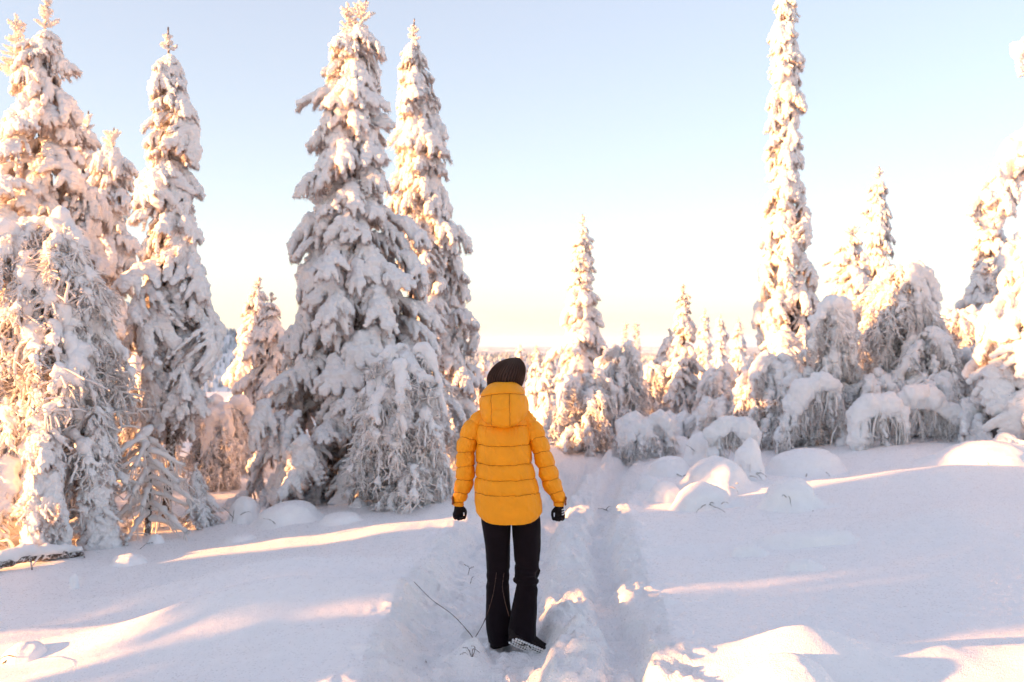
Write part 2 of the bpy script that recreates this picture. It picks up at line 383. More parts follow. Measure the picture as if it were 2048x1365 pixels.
# ------------------------------------------------------------------ snow-laden spruce boughs (unit length, along +X)
def make_bough(seed, droop=0.25, width=0.42, fingers=6, snow=1.0, spikes=2200, voxel=0.017, hang=1.0, tipdroop=0.5):
    """returns (snow verts, snow quads), (needle verts, needle tris), (wood verts, tris)"""
    r = np.random.default_rng(seed)
    def stem(s): # s array -> points
        s = np.asarray(s, float)
        return np.stack([s*(1-0.12*s*droop*2), 0.05*np.sin(s*4+seed)*s, -droop*s**2 + 0.04*s*0], -1)
    C = []; R = []; twigs = []
    ss = np.linspace(0.12, 1.0, 26)
    p = stem(ss); rad = snow*(0.050 + 0.040*np.sin(np.pi*np.clip(ss*0.85+0.1, 0, 1)))*(1+0.22*r.standard_normal(26)).clip(0.6, 1.5)
    C.append(p + np.stack([0*rad, 0*rad, rad*0.55], -1)); R.append(np.stack([rad*1.15, rad*1.05, rad*0.85], -1))
    twigs.append(stem(np.linspace(0, 1, 12)))
    for k in range(fingers):
        for side in (-1, 1):
            s0 = 0.16 + 0.72*(k + 0.5*r.random())/fingers
            L = width*(1.0 - 0.55*s0)*(0.75 + 0.5*r.random())*(0.7 + 0.6*np.sin(np.pi*min(1, s0+0.15)))
            ang = math.radians(58 - 26*s0 + 16*r.standard_normal())
            n = 10; t = np.linspace(0, 1, n)
            b = stem([s0])[0]
            dz = -(0.25+0.35*r.random())*tipdroop*hang
            q = np.stack([b[0] + L*t*math.cos(ang), b[1] + side*L*t*math.sin(ang)*(1-0.15*t), b[2] - 0.05*t*L + dz*L*t**1.8], -1)
            twigs.append(bez(q, 12))
            m = 11; tt = np.linspace(0.1, 1.0, m); qq = bez(q, 40)[(tt*39).astype(int)]
            rr = snow*(0.034 + 0.026*np.sin(np.pi*np.clip(tt*0.8+0.15, 0, 1)))*(0.8+0.5*r.random())*(1+0.2*r.standard_normal(m)).clip(0.65, 1.5)
            if r.random() < 0.12: rr *= 0.45                      # a twig that has shed its load
            C.append(qq + np.stack([0*rr, 0*rr, rr*0.55], -1)); R.append(np.stack([rr*1.05, rr*1.05, rr*0.9], -1))
    C = np.concatenate(C); R = np.concatenate(R)
    v, f = blobs(C, R)
    v, f, nrm = remesh(v, f, voxel, 3, 0.5)
    v = lumpy(v, nrm, [(9, 0.012), (24, 0.013), (55, 0.010)], seed)
    # needles: rime-coated spikes along every twig, hanging more below
    NP = []; ND = []; NL = []
    tw = np.stack(twigs)
    for _ in range(spikes // 40):
        i = r.integers(len(twigs)); pts = tw[i]
        t = r.random(40); x = t*11; j = np.minimum(x.astype(int), 10); u = (x-j)[:, None]
        pos = pts[j]*(1-u) + pts[j+1]*u
        tan = pts[j+1]-pts[j]; tan /= np.linalg.norm(tan, axis=1, keepdims=True)+1e-9
        d = r.standard_normal((40, 3))*np.array([0.8, 0.8, 0.55]) + tan*0.9 + np.array([0, 0, -0.75*hang])
        d /= np.linalg.norm(d, axis=1, keepdims=True)
        pos = pos + r.standard_normal((40, 3))*0.012
        NP.append(pos); ND.append(d); NL.append(0.045 + 0.075*r.random(40))
    NP = np.concatenate(NP); ND = np.concatenate(ND); NL = np.concatenate(NL)[:, None]
    side = np.cross(ND, r.standard_normal(ND.shape)); side /= np.linalg.norm(side, axis=1, keepdims=True)+1e-9
    s2 = np.cross(ND, side); wd = 0.0062
    A = NP + side*wd; B = NP - side*wd*0.5 + s2*wd*0.87; Cc = NP - side*wd*0.5 - s2*wd*0.87
    mid = NP + ND*NL*0.6; T = NP + ND*NL + np.array([0, 0, -0.012])
    NV = np.stack([A, B, Cc, T], 1).reshape(-1, 3)
    b4 = (np.arange(len(NP))*4)[:, None]
    NF = np.concatenate([b4 + np.array([0,1,3]), b4 + np.array([1,2,3]), b4 + np.array([2,0,3])])
    W = Geo()
    W.add(*tubes(tw, np.repeat(np.linspace(0.011, 0.004, 12)[None], len(tw), 0), 4))
    wv, wf = W.get()
    return (v, f), (NV, NF), (wv, wf)

def make_rime_twig(seed, n=9):
    """short upright twig thick with knobbly rime, for the tops of the spruces"""
    r = np.random.default_rng(seed); C = []; R = []
    s = np.linspace(0, 1, 22); st = np.stack([s, 0.04*np.sin(5*s+seed), 0.10*s**2], -1)
    C.append(st); R.append(0.085*(1.15-0.5*s)*(1+0.25*r.standard_normal(22)).clip(0.6, 1.6))
    for k in range(n):
        s0 = 0.15+0.75*k/n; a = r.random()*2*np.pi; L = (0.30-0.16*s0)*(0.7+0.6*r.random()); t = np.linspace(0.1, 1, 7)
        d = np.array([0.75, math.cos(a)*0.8, math.sin(a)*0.55+0.1]); b = np.array([s0, 0.04*math.sin(5*s0+seed), 0.1*s0**2])
        C.append(b + L*t[:, None]*d); R.append(0.062*(1.1-0.4*t)*(1+0.25*r.standard_normal(7)).clip(0.6, 1.6))
    v, f = blobs(np.concatenate(C), np.concatenate(R)); v, f, nrm = remesh(v, f, 0.024, 2, 0.5)
    v = lumpy(v, nrm, [(12, 0.018), (30, 0.016), (60, 0.008)], seed)
    return v, f

class Variant: pass
def variant(seed, **kw):
    (v, f), (nv, nf), (wv, wf) = make_bough(seed, **kw)
    V = Variant()
    V.snow = mesh_np('snow_load', v, f, M['snow'])
    g = Geo(); g.add(nv, nf); k = len(nf); g.add(wv, wf); bv, bf = g.get()
    V.needles = mesh_np('bough', bv, bf, smooth=False, mats=[M['needle'], M['bark']], midx=np.r_[np.zeros(k), np.ones(len(bf)-k)])
    g.add(v, f); av, af = g.get()
    V.all = mesh_np('snowy_bough', av, af, smooth=True, mats=[M['needle'], M['bark'], M['snow']], midx=np.r_[np.zeros(k), np.ones(len(bf)-k), np.full(len(af)-len(bf), 2)])
    return V
def rime_variant(seed):
    v, f = make_rime_twig(seed); V = Variant(); V.all = mesh_np('rime_twig', v, f, M['rime']); V.needles = None; return V

LIB = {
 'paw':  [variant(100+i, droop=0.22+0.05*i, width=0.48, fingers=4, snow=1.12+0.1*(i%2), tipdroop=1.3) for i in range(4)],
 'hang': [variant(200+i, droop=0.40+0.06*i, width=0.36, fingers=5, snow=1.08, tipdroop=1.6, hang=1.4, spikes=2200) for i in range(4)],
 'thin': [variant(300+i, droop=0.30+0.05*i, width=0.40, fingers=6, snow=0.95, tipdroop=1.2, hang=1.6, spikes=3000) for i in range(3)],
 'fat':  [variant(400+i, droop=0.30, width=0.44, fingers=4, snow=1.5, tipdroop=0.8, spikes=1200) for i in range(3)],
 'rime': [rime_variant(500+i) for i in range(3)],
}

def spruce(name, label, prof, d, seed, mix=('paw', 'hang'), group=None, split=False, base_py=None, crown_to=None, leaders=(),
           dens=1.0, gap=0.06, droop=(8, 38), fat=1.0, trunk_px=20, cat='spruce tree', base=None, n_around=5, rime_top=0.06, bury=0.1, world=False):
    """prof: [(photo y, centre x, half width)] top to bottom, read off the photograph at distance d"""
    r = np.random.default_rng(seed); cap = 0.54 if split else 0.72
    P = np.array(prof, float); k = max(d, 5.0)/FPX
    if world: P = np.stack([682-(P[:, 0]-CAMZ)/k, 1024+P[:, 1]/k, P[:, 2]/k], -1)      # (height, x, radius) given in metres
    cx0 = P[-1, 1]; X0 = (cx0-1024)*k; Z0 = gz(X0, d) - bury
    if base is not None: X0, Z0 = base
    zz = CAMZ + (682-P[:, 0])*k - Z0; xx = (P[:, 1]-1024)*k - X0; hw = P[:, 2]*k
    order = np.argsort(zz); zz, xx, hw = zz[order], xx[order], hw[order]
    H = zz[-1]; zlow = zz[0]
    root = empty(name, (X0, d, Z0), label, cat, group)
    ax = lambda z: np.interp(z, np.r_[0, zz], np.r_[0, xx])
    rad = lambda z: np.interp(z, zz, hw)
    # trunk
    zt = np.linspace(-0.15, H, 26)
    tr = (trunk_px*k*0.5)*(1 - 0.93*(np.maximum(zt, 0)/H)) + 0.004
    tr = tr*(1+0.06*r.standard_normal(26)); tr[0:2] *= 1.25
    v, f = tubes(np.stack([ax(zt), 0.02*np.sin(zt*2), zt], -1), tr, 9)
    mobj('trunk', mesh_np('trunk', v, f, M['bark']), root)
    def put(kind, az, z, L, dr, roll=0, sw=None, ox=0.0, off=0.0):
        V = LIB[kind][r.integers(len(LIB[kind]))]
        sw = sw or (L**0.75*0.95)*fat*(0.72+0.62*r.random()**1.5)
        sc = (L, sw*(0.85+0.3*r.random())*(1 if r.random() < 0.5 else -1), sw*(0.85+0.3*r.random()))
        rot = (roll, dr, az); loc = (float(ax(z))+ox+off*math.cos(az)*math.cos(dr), 0.02*math.sin(z*2)+off*math.sin(az)*math.cos(dr), z-off*math.sin(dr)*0.6)
        if V.needles is None or not split:
            return mobj('snowy_bough' if V.needles else 'rime_twig', V.all, root, loc, rot, sc)
        o = mobj('bough', V.needles, root, loc, rot, sc)
        mobj('snow_load', V.snow, o); return o
    z = max(zlow, 0.12); top0 = H*(1-rime_top)
    while z < H*0.985:
        t = z/H; L0 = rad(z)
        if z > top0:                                             # rimed spire
            L = max(L0*0.9, 0.05)
            for a in range(3 + (L > 0.12)):
                put('rime', r.random()*6.283, z, L*(0.75+0.5*r.random()), math.radians(-12 - 28*(z-top0)/(H-top0) + 10*r.standard_normal()), sw=max(L*1.15, 0.16)*fat)
            z += max(0.055, 0.34*L); continue
        n = max(3, int(round(n_around*(0.75+0.5*r.random())*dens*max(1, L0/(0.86*cap)))))
        a0 = r.random()*6.283; wm = 0.80+0.38*r.random()
        for a in range(n):
            if r.random() < gap: continue
            az = a0 + a*6.283/n + 0.35*r.standard_normal()
            L = L0*wm*(0.82 + 0.46*r.random())
            dr = math.radians(droop[0]*t + droop[1]*(1-t) + 9*r.standard_normal())
            L = L/max(0.55, math.cos(dr*0.9))*0.97
            kind = mix[r.integers(len(mix))]; off = 0.0
            if L > cap: off = (L-cap*0.9)*(1.0 if r.random() < 0.62 else 0.45*r.random()+0.2); L = cap*(0.82+0.26*r.random())
            put(kind, az, z + 0.35*L*math.sin(max(dr, 0)) + 0.025*r.standard_normal(), max(L, 0.14), dr, roll=0.15*r.standard_normal(), off=off)
        z += max(0.075, 0.34*min(L0, cap))*(0.8+0.4*r.random())/dens**0.5
    # leader spike
    put('rime', 0, H*0.965, max(0.05*H**0.5, 0.1), -math.pi/2+0.05, sw=0.17*fat)
    for (lx, ly0, ly1, lhw) in leaders:                           # second tops
        z0, z1 = CAMZ+(682-ly1)*k-Z0, CAMZ+(682-ly0)*k-Z0; x0 = (lx-1024)*k - X0
        v, f = tubes(np.array([[ax(z0-0.25), 0, z0-0.25], [x0, -0.05, z0+0.1], [x0, -0.05, z1]]), np.array([0.03, 0.02, 0.008]), 8)
        mobj('leader', mesh_np('leader', v, f, M['rime']), root)
        z = z0
        while z < z1:
            L = max(0.10, lhw*k*(1-0.75*(z-z0)/(z1-z0)))
            for a in range(4): put('rime', r.random()*6.283, z, L, math.radians(-15+10*r.standard_normal()), sw=max(L*1.1, 0.16), ox=x0-float(ax(z)))
            z += max(0.06, 0.35*L)
        put('rime', 0, z1-0.06, 0.13, -math.pi/2, sw=0.16, ox=x0-float(ax(z1-0.06)))
    return root

# ------------------------------------------------------------------ hanging sprays of rimed birch twigs (unit size)
def make_spray(seed, n_twig=20, snow=0.0, rad=1.0):
    r = np.random.default_rng(seed)
    s = np.linspace(0, 1, 16); wob = np.cumsum(r.standard_normal((16, 3))*0.014, 0)
    stem = np.stack([0.62*s - 0.12*s**2, 0*s, 0.22*s - 0.80*s**1.8], -1) + wob
    G = Geo(); kn = lambda sh: (1+0.28*r.standard_normal(sh)).clip(0.5, 1.7)
    G.add(*tubes(stem, 0.024*rad*(1.1-0.6*s)*kn(16), 6))
    T = []; L = []
    for k in range(n_twig):
        i = r.integers(3, 16); b = stem[i]; az = r.uniform(-1.9, 1.9); l = r.uniform(0.16, 0.46)*(1.1-0.4*i/16)
        t = np.linspace(0, 1, 9)[:, None]; dv = np.array([math.cos(az), math.sin(az), 0.05])
        pth = b + dv*l*(0.75*t - 0.4*t**2) + np.array([0, 0, -1])*l*(0.1*t + 0.85*t**1.7) + np.cumsum(r.standard_normal((9, 3))*0.02*l*2, 0)
        T.append(pth); L.append(l)
    T = np.stack(T); L = np.array(L)
    G.add(*tubes(T, 0.0165*rad*(1.1-0.5*np.linspace(0, 1, 9))[None]*kn((n_twig, 9)), 5))
    m = n_twig*5; q = r.integers(n_twig, size=m); j = r.integers(1, 9, m); P = T[q, j]
    t = np.linspace(0, 1, 5)[None, :, None]; dv = r.standard_normal((m, 1, 3))*np.array([0.75, 0.75, 0.45]) + np.array([0, 0, -0.45]); l = r.uniform(0.05, 0.17, (m, 1, 1))
    G.add(*tubes(P[:, None] + dv*l*t + np.array([0, 0, -0.35])*l*t**2, 0.0105*rad*(1.05-0.45*t[..., 0])*kn((m, 5)), 4))
    v, f = G.get(); k = len(f)
    D = Geo(); pick = r.choice(n_twig, 3, replace=False); D.add(*tubes(T[pick] - np.array([0, 0, 0.02]), np.full((3, 9), 0.006), 4)); dv_, df = D.get()
    allg = Geo(); allg.add(v, f); allg.add(dv_, df); mid = [np.zeros(k), np.ones(len(df))]
    if snow:
        C = [stem[:13] + np.array([0, 0, 0.4])*0.045*snow]; R = [0.045*snow*kn(13)]
        for a in range(0, n_twig, 2): C.append(T[a, :6] + np.array([0, 0, 0.012])); R.append(0.026*snow*kn(6))
        bv, bf = blobs(np.concatenate(C), np.concatenate(R)); bv, bf, nr = remesh(bv, bf, 0.020, 2, 0.5); bv = lumpy(bv, nr, [(18, 0.012), (44, 0.008)], seed)
        allg.add(bv, bf); n3 = len(quads2tris(bf)); mid.append(np.full(n3, 2))
    v, f = allg.get(); return mesh_np('frost_spray', v, f, mats=[M['rime'], M['stem'], M['snow']], midx=np.concatenate(mid))
SPRAY = [make_spray(700+i, 18+2*i, 0.0) for i in range(3)] + [make_spray(710+i, 16+2*i, 0.9+0.3*i, 1.3) for i in range(4)]
# ------------------------------------------------------------------ the walker
def cloth_mat(name, col, rough=0.6, bump=0.12, scale=500, var=0.08, sheen=0.0, wr=0.0):
    m, n, b, o = new_mat(name)
    tc = nnode(n, 'ShaderNodeTexCoord'); n1 = nnode(n, 'ShaderNodeTexNoise', Scale=14.0, Detail=4.0); n2 = nnode(n, 'ShaderNodeTexNoise', Scale=float(scale), Detail=2.0)
    n.links.new(tc.outputs['Object'], n1.inputs['Vector']); n.links.new(tc.outputs['Object'], n2.inputs['Vector'])
    r = ramp(n, n1.outputs[0], [(0.3, tuple(c*(1-var) for c in col)), (0.7, tuple(min(1, c*(1+var)) for c in col))])
    n.links.new(r.outputs[0], b.inputs['Base Color']); b.inputs['Roughness'].default_value = rough
    b.inputs['Specular IOR Level'].default_value = 0.3 if max(col) > 0.1 else 0.08
    if sheen: b.inputs['Sheen Weight'].default_value = sheen
    bp = nnode(n, 'ShaderNodeBump', Strength=bump, Distance=0.003); n.links.new(n2.outputs[0], bp.inputs['Height'])
    if wr:
        n3 = nnode(n, 'ShaderNodeTexNoise', Scale=38.0, Detail=3.0, Distortion=1.2); n.links.new(tc.outputs['Object'], n3.inputs['Vector'])
        b2 = nnode(n, 'ShaderNodeBump', Strength=wr, Distance=0.012); n.links.new(n3.outputs[0], b2.inputs['Height']); n.links.new(b2.outputs[0], bp.inputs['Normal'])
    n.links.new(bp.outputs[0], b.inputs['Normal']); return m
M['jacket'] = cloth_mat('yellow_nylon', (0.80, 0.31, 0.004), 0.5, 0.08, 700, 0.05, wr=0.3)
M['seam'] = cloth_mat('dark_ochre_thread', (0.30, 0.085, 0.003), 0.8, 0.1)
M['trousers'] = cloth_mat('black_softshell', (0.0065, 0.004, 0.006), 0.85, 0.2, 420, 0.25, 0.04)
M['wool'] = cloth_mat('dark_wool', (0.05, 0.029, 0.023), 0.95, 0.4, 300, 0.3, 0.1)
M['glove'] = cloth_mat('black_glove', (0.014, 0.013, 0.015), 0.7, 0.2, 400, 0.2)
M['boot'] = cloth_mat('black_boot', (0.018, 0.014, 0.014), 0.6, 0.2, 200, 0.2)
M['skin'] = cloth_mat('skin', (0.60, 0.36, 0.27), 0.5, 0.05, 200, 0.06)
M['hair'] = cloth_mat('brown_hair', (0.06, 0.035, 0.02), 0.6, 0.4, 150, 0.3)
M['white'] = cloth_mat('reflective_white', (0.75, 0.75, 0.75), 0.4, 0.02)
M['tan'] = cloth_mat('brown_leather', (0.20, 0.07, 0.03), 0.6, 0.1)

PD = 5.6; PK = PD/FPX; PX0 = 1015
WX = (PX0-1024)*PK; WZ = CAMZ + (682-1303)*PK
def lx(px): return (px-PX0)*PK
def lz(py): return CAMZ + (682-py)*PK - WZ
def loft(rings, cap0=True, cap1=True):
    n, m, _ = rings.shape; v = rings.reshape(-1, 3)
    i = np.arange(n-1)[:, None]*m; j = np.arange(m)[None]; j2 = (j+1) % m
    f = np.stack([i+j, i+j2, i+m+j2, i+m+j], -1).reshape(-1, 4); f = quads2tris(f)
    ex = []
    if cap0: ex.append((rings[0].mean(0), 0, False))
    if cap1: ex.append((rings[-1].mean(0), (n-1)*m, True))
    for c, b, up in ex:
        k = len(v); v = np.concatenate([v, c[None]]); jj = np.arange(m)
        t = np.stack([np.full(m, k), b+jj, b+(jj+1) % m], -1) if up else np.stack([np.full(m, k), b+(jj+1) % m, b+jj], -1)
        f = np.concatenate([f, t])
    return v, f
def puff(z, seams, e=0.55):
    s = np.sort(np.asarray(seams)); i = np.clip(np.searchsorted(s, z) - 1, 0, len(s)-2)
    p = np.clip((z - s[i])/(s[i+1]-s[i]), 0, 1)
    return (np.maximum(4*p*(1-p), 0))**e, i
def spow(c, e): return np.sign(c)*np.abs(c)**e

SEAM = []
def jacket_torso():
    rows, m = 330, 260
    zb = lz(1041); z = np.linspace(zb, lz(812), rows)
    ks = np.array([lz(p) for p in (1041, 1030, 1000, 982, 953, 923, 886, 860, 846, 832, 820, 812)]); o = np.argsort(ks)
    L = np.array([958, 952, 949, 949, 951, 952, 951, 950, 952, 962, 978, 990])[o]
    Rr = np.array([1080, 1085, 1083, 1079, 1072, 1064, 1062, 1061, 1059, 1050, 1036, 1026])[o]
    ks = ks[o]
    l = np.interp(z, ks, lx(L)); r_ = np.interp(z, ks, lx(Rr)); cx = (l+r_)/2; hw = (r_-l)/2
    db = np.interp(z, [zb, lz(982), lz(886), lz(846), lz(812)], [0.150, 0.150, 0.135, 0.115, 0.075])
    th = np.linspace(0, 2*np.pi, m, endpoint=False)
    TH, Z = np.meshgrid(th, z); C, S = np.cos(TH), np.sin(TH)
    seams = [lz(p) for p in (1041, 982, 953, 923, 886, 848, 806)]
    Zs = Z + 0.010*noise3(TH*1.1, 0, 0, 3) + 0.0025*noise3(TH*5, 0, 0, 4)
    pf, idx = puff(Zs, seams, 0.5)
    hem = Z < lz(985)
    amp = np.where(idx == 0, 0.007, 0.0125)
    e = 2/2.5
    x = hw[:, None]*spow(C, e); y = db[:, None]*spow(S, e)
    nx, ny = C, S
    fold = 0.0075*fbm(TH*2.2 + Z*9, Z*11 + TH*1.3, idx*3.1, 4, 50, 0.6) + 0.0042*noise3(TH*18 + idx*7, Z*12, 0, 52)*(1-pf*0.6)
    disp = amp*(pf-1) + fold - 0.004*np.exp(-((1-np.clip(pf*3, 0, 1))/0.4-2.5)**2)*0
    x = x + cx[:, None] + nx*disp; y = y + ny*disp
    # curved hem, longer in the middle of the back
    lift = np.clip((np.abs(x - cx[:, None])/hw[:, None])**4, 0, 1)*0.035*np.clip(1-(Z-zb)/0.10, 0, 1)
    R = np.stack([x, y, Z + lift], -1)
    for zs in seams[1:6]:
        i = np.argmin(np.abs(Zs - zs), 0); p = R[i, np.arange(m)]; SEAM.append(('jacket', np.concatenate([p, p[:1]])))
    inner = R[0].copy(); inner[:, :2] = (inner[:, :2] - inner[:, :2].mean(0))*0.90 + inner[:, :2].mean(0); inner2 = inner.copy(); inner[:, 2] += 0.002; inner2[:, 2] += 0.07
    R = np.concatenate([inner2[None], inner[None], R])
    return loft(R, True, True)

def jacket_sleeve(pts, rad, seams, seed, yc):
    rows, m = 190, 110
    P = np.array([[lx(a), y, lz(b)] for (a, b), y in zip(pts, yc)])
    c = bez(P, rows); s = np.linspace(0, 1, rows)
    r0 = np.interp(s, np.linspace(0, 1, len(rad)), np.array(rad)*PK)
    T = np.gradient(c, axis=0); T /= np.linalg.norm(T, axis=1, keepdims=True)
    U = np.cross(T, [0, 1, 0]); U /= np.linalg.norm(U, axis=1, keepdims=True); W = np.cross(U, T)
    th = np.linspace(0, 2*np.pi, m, endpoint=False); TH, Sg = np.meshgrid(th, s)
    ss = Sg + 0.018*np.cos(TH+seed) + 0.006*noise3(TH*1.5, Sg*3, 0, seed)
    pf, idx = puff(ss, seams, 0.5)
    wr = 0.006*fbm(TH*1.8 + idx*2.7, Sg*26, 0, 3, 60+seed) + 0.0022*noise3(TH*9, Sg*40, idx, 61+seed)
    endf = np.clip((1-Sg)/0.06, 0, 1)
    R = r0[:, None] + 0.011*(pf-1)*np.clip(endf+0.3, 0, 1) + wr*endf
    ring = c[:, None] + R[..., None]*(np.cos(TH)[..., None]*U[:, None] + 1.02*np.sin(TH)[..., None]*W[:, None])
    for q in seams[2:-1]:
        i = np.argmin(np.abs(ss - q), 0); p = ring[i, np.arange(m)]; SEAM.append(('sleeve', np.concatenate([p, p[:1]])))
    return loft(ring, True, True)

def jacket_hood():
    rows, m = 150, 220
    py = np.array([852, 849, 845, 838, 826, 812, 798, 785, 775, 768, 763, 762, 766, 780])
    L = np.array([1002, 990, 979, 967, 958, 956, 957, 961, 967, 976, 987, 990, 991, 992])
    Rr = np.array([1012, 1026, 1037, 1047, 1056, 1059, 1057, 1053, 1047, 1040, 1032, 1030, 1029, 1028])
    yc = np.array([-0.145, -0.13, -0.115, -0.095, -0.075, -0.06, -0.05, -0.042, -0.035, -0.03, -0.028, -0.02, -0.01, 0.0])
    yd = np.array([0.02, 0.055, 0.085, 0.115, 0.140, 0.150, 0.148, 0.142, 0.134, 0.122, 0.105, 0.095, 0.09, 0.085])
    t = np.linspace(0, len(py)-1, rows); k = np.arange(len(py))
    f = lambda a: np.interp(t, k, a)
    sm = lambda a: np.convolve(np.pad(f(a), 6, mode='edge'), np.ones(13)/13, mode='valid')
    z = sm(np.array([lz(p) for p in py])); l, r_ = lx(sm(L)), lx(sm(Rr)); c_y, d_y = sm(yc), sm(yd)
    th = np.linspace(0, 2*np.pi, m, endpoint=False); TH, Z = np.meshgrid(th, z); C, S = np.cos(TH), np.sin(TH)
    x = ((l+r_)/2)[:, None] + 0.955*((r_-l)/2)[:, None]*C; y = c_y[:, None] + d_y[:, None]*S
    back = S < 0.2
    g = -0.0075*np.exp(-((Z-lz(784)+0.02*(x/0.14)**2)/0.0055)**2)*(t[:, None] < 10)
    g = g - 0.0045*np.exp(-((Z-lz(815))/0.005)**2)*np.exp(-((x-lx(1001))/0.05)**2)
    for sx in (983, 1020): g = g - 0.006*np.exp(-((x-lx(sx))/0.0048)**2)*back*(Z < lz(784))
    fold = 0.010*fbm(x*9, Z*14, y*9, 3, 71) + 0.003*noise3(x*60, Z*30, y*40, 72)
    d = g + fold
    ring = np.stack([x + C*d, y + S*d, Z], -1)
    i = np.argmin(np.abs(Z-lz(784)+0.02*(x/0.14)**2) + (t[:, None] >= 10)*9, 0); p = ring[i, np.arange(m)]; SEAM.append(('hood', np.concatenate([p, p[:1]])))
    for sx in (983, 1020):
        rw = np.where((z < lz(785)) & (z > lz(846)) & (t < 10))[0]; jx = [np.argmin(np.abs(x[a]-lx(sx)) + (S[a] > 0)*9) for a in rw]; SEAM.append(('hood', ring[rw, jx]))
    return loft(ring, True, True)

def beanie():
    rows, m = 90, 40*9
    py = np.array([786, 775, 764, 755, 745, 736, 729, 723, 718.5, 716, 715])
    cx = np.array([1007, 1008, 1010, 1011.5, 1015, 1019, 1022.5, 1026, 1030, 1033, 1034])
    hw = np.array([30, 32.5, 35, 36, 35, 31.5, 27, 21, 13.5, 7, 2])
    tilt = np.array([0.10, 0.12, 0.14, 0.15, 0.16, 0.2, 0.22, 0.25, 0.25, 0.2, 0.1])
    t = np.linspace(0, 10, rows); k = np.arange(11); f = lambda a: np.interp(t, k, a)
    sm = lambda a: np.convolve(np.pad(f(a), 5, mode='edge'), np.ones(11)/11, mode='valid')
    th = np.linspace(0, 2*np.pi, m, endpoint=False); C, S = np.cos(th)[None], np.sin(th)[None]
    h = sm(hw)[:, None]*PK; z = np.array(sm(np.array([lz(p) for p in py])))[:, None]
    rib = 1 + 0.055*np.sign(np.cos(40*th))*np.abs(np.cos(40*th))**0.6 + 0.0*th
    rib = rib[None]*(1 + 0.03*fbm(C*2.5, S*2.5, z*14, 2, 80))
    x = lx(sm(cx))[:, None] + h*C*rib; y = 0.012 + 1.14*h*S*rib; zz = z - sm(tilt)[:, None]*h*C*0.55 + 0*C
    # turned-up edge
    brim = ((zz > lz(776)) & (zz < lz(760)))*0.0
    return loft(np.stack([x, y, zz], -1), True, True)

def trouser_leg(rowsdef, seed, knee, folds):
    rows, m = 170, 90
    d = np.array(rowsdef, float)   # py, left, right, ycentre, ydepth
    z = np.linspace(lz(d[-1, 0]), lz(d[0, 0]), rows); ks = lz(d[:, 0])[::-1]
    g = lambda c: np.interp(z, ks, d[::-1, c])
    sm = lambda a: np.convolve(np.pad(a, 8, mode='edge'), np.ones(17)/17, mode='valid')
    l, r_, yc, yd = lx(sm(g(1))), lx(sm(g(2))), sm(g(3)), sm(g(4))
    th = np.linspace(0, 2*np.pi, m, endpoint=False); TH, Z = np.meshgrid(th, z); C, S = np.cos(TH), np.sin(TH)
    kn = np.exp(-((Z-lz(knee))/0.07)**2)*folds
    w = 0.006*fbm(TH*1.2, Z*6, 0, 3, seed) + kn*0.011*noise3(TH*0.9 + Z*8, Z*42, 0, seed+3) + 0.005*np.exp(-((Z-z[0])/0.12)**2)*noise3(TH*2.5, Z*5, 0, seed+5)
    x = ((l+r_)/2)[:, None] + ((r_-l)/2)[:, None]*spow(C, 0.9) + C*w; y = yc[:, None] + yd[:, None]*spow(S, 0.9) + S*w
    R = np.stack([x, y, Z + 0*x], -1)
    inn = R[0].copy(); c = inn.mean(0); inn = c + (inn-c)*0.9; inn2 = inn.copy(); inn2[:, 2] += 0.06
    R = np.concatenate([inn2[None], inn[None], R])
    return loft(R, True, True)

def shoe(e1, e2, e3, o, length=0.265):
    """upper, outsole and tread studs; o = heel centre on the sole"""
    e1, e2, e3, o = map(np.array, (e1, e2, e3, o))
    t = np.linspace(0, 1, 40)
    hw = np.interp(t, [0, 0.04, 0.12, 0.3, 0.45, 0.65, 0.8, 0.92, 0.98, 1], [0.010, 0.024, 0.033, 0.034, 0.034, 0.044, 0.044, 0.034, 0.018, 0.006])
    off = np.interp(t, [0, 0.4, 0.7, 1], [0, 0.003, -0.002, 0.004])
    toe = 0.02*np.clip((t-0.75)/0.25, 0, 1)**2
    th = np.linspace(0, 2*np.pi, 36, endpoint=False); C, S = np.cos(th)[None], np.sin(th)[None]
    def ring(w, h0, h1):
        y = off[:, None] + w[:, None]*spow(C, 0.8); z = (h0+h1)[:, None]/2 + ((h1-h0)/2)[:, None]*spow(S, 0.55)
        return (o + e1*(t*length)[:, None, None] + e2*y[..., None] + e3*(z + toe[:, None])[..., None])
    hgt = np.interp(t, [0, 0.1, 0.35, 0.5, 0.75, 0.92, 1], [0.075, 0.11, 0.105, 0.085, 0.058, 0.048, 0.03])
    upper = loft(ring(hw*0.96, np.full(40, 0.016), hgt)); sole = loft(ring(hw*1.07, np.full(40, 0.0), np.full(40, 0.026)))
    st = Geo()
    for a in np.linspace(0.09, 0.93, 15):
        w = float(np.interp(a, t, hw))*0.86; nn = 5 if w > 0.03 else 4
        for q, b in enumerate(np.linspace(-w, w, nn)):
            sh = 0.010*((q % 2)*2-1)*0.5; L2, W2 = 0.0062, 0.0052
            c = np.array([a*length + sh, b + float(np.interp(a, t, off)), float(np.interp(a, t, toe))-0.003])
            ang = 0.6*((q % 2)*2-1); ca, sa = math.cos(ang), math.sin(ang)
            bx = np.array([[sx*L2*ca - sy*W2*sa, sx*L2*sa + sy*W2*ca, sz*0.004] for sz in (-1, 1) for sx, sy in ((-1,-1),(1,-1),(1,1),(-1,1))]) + c
            st.add(o + bx[:, :1]*e1 + bx[:, 1:2]*e2 + bx[:, 2:]*e3, [[3,2,1,0],[4,5,6,7],[0,1,5,4],[1,2,6,5],[2,3,7,6],[3,0,4,7]])
    return upper, sole, st

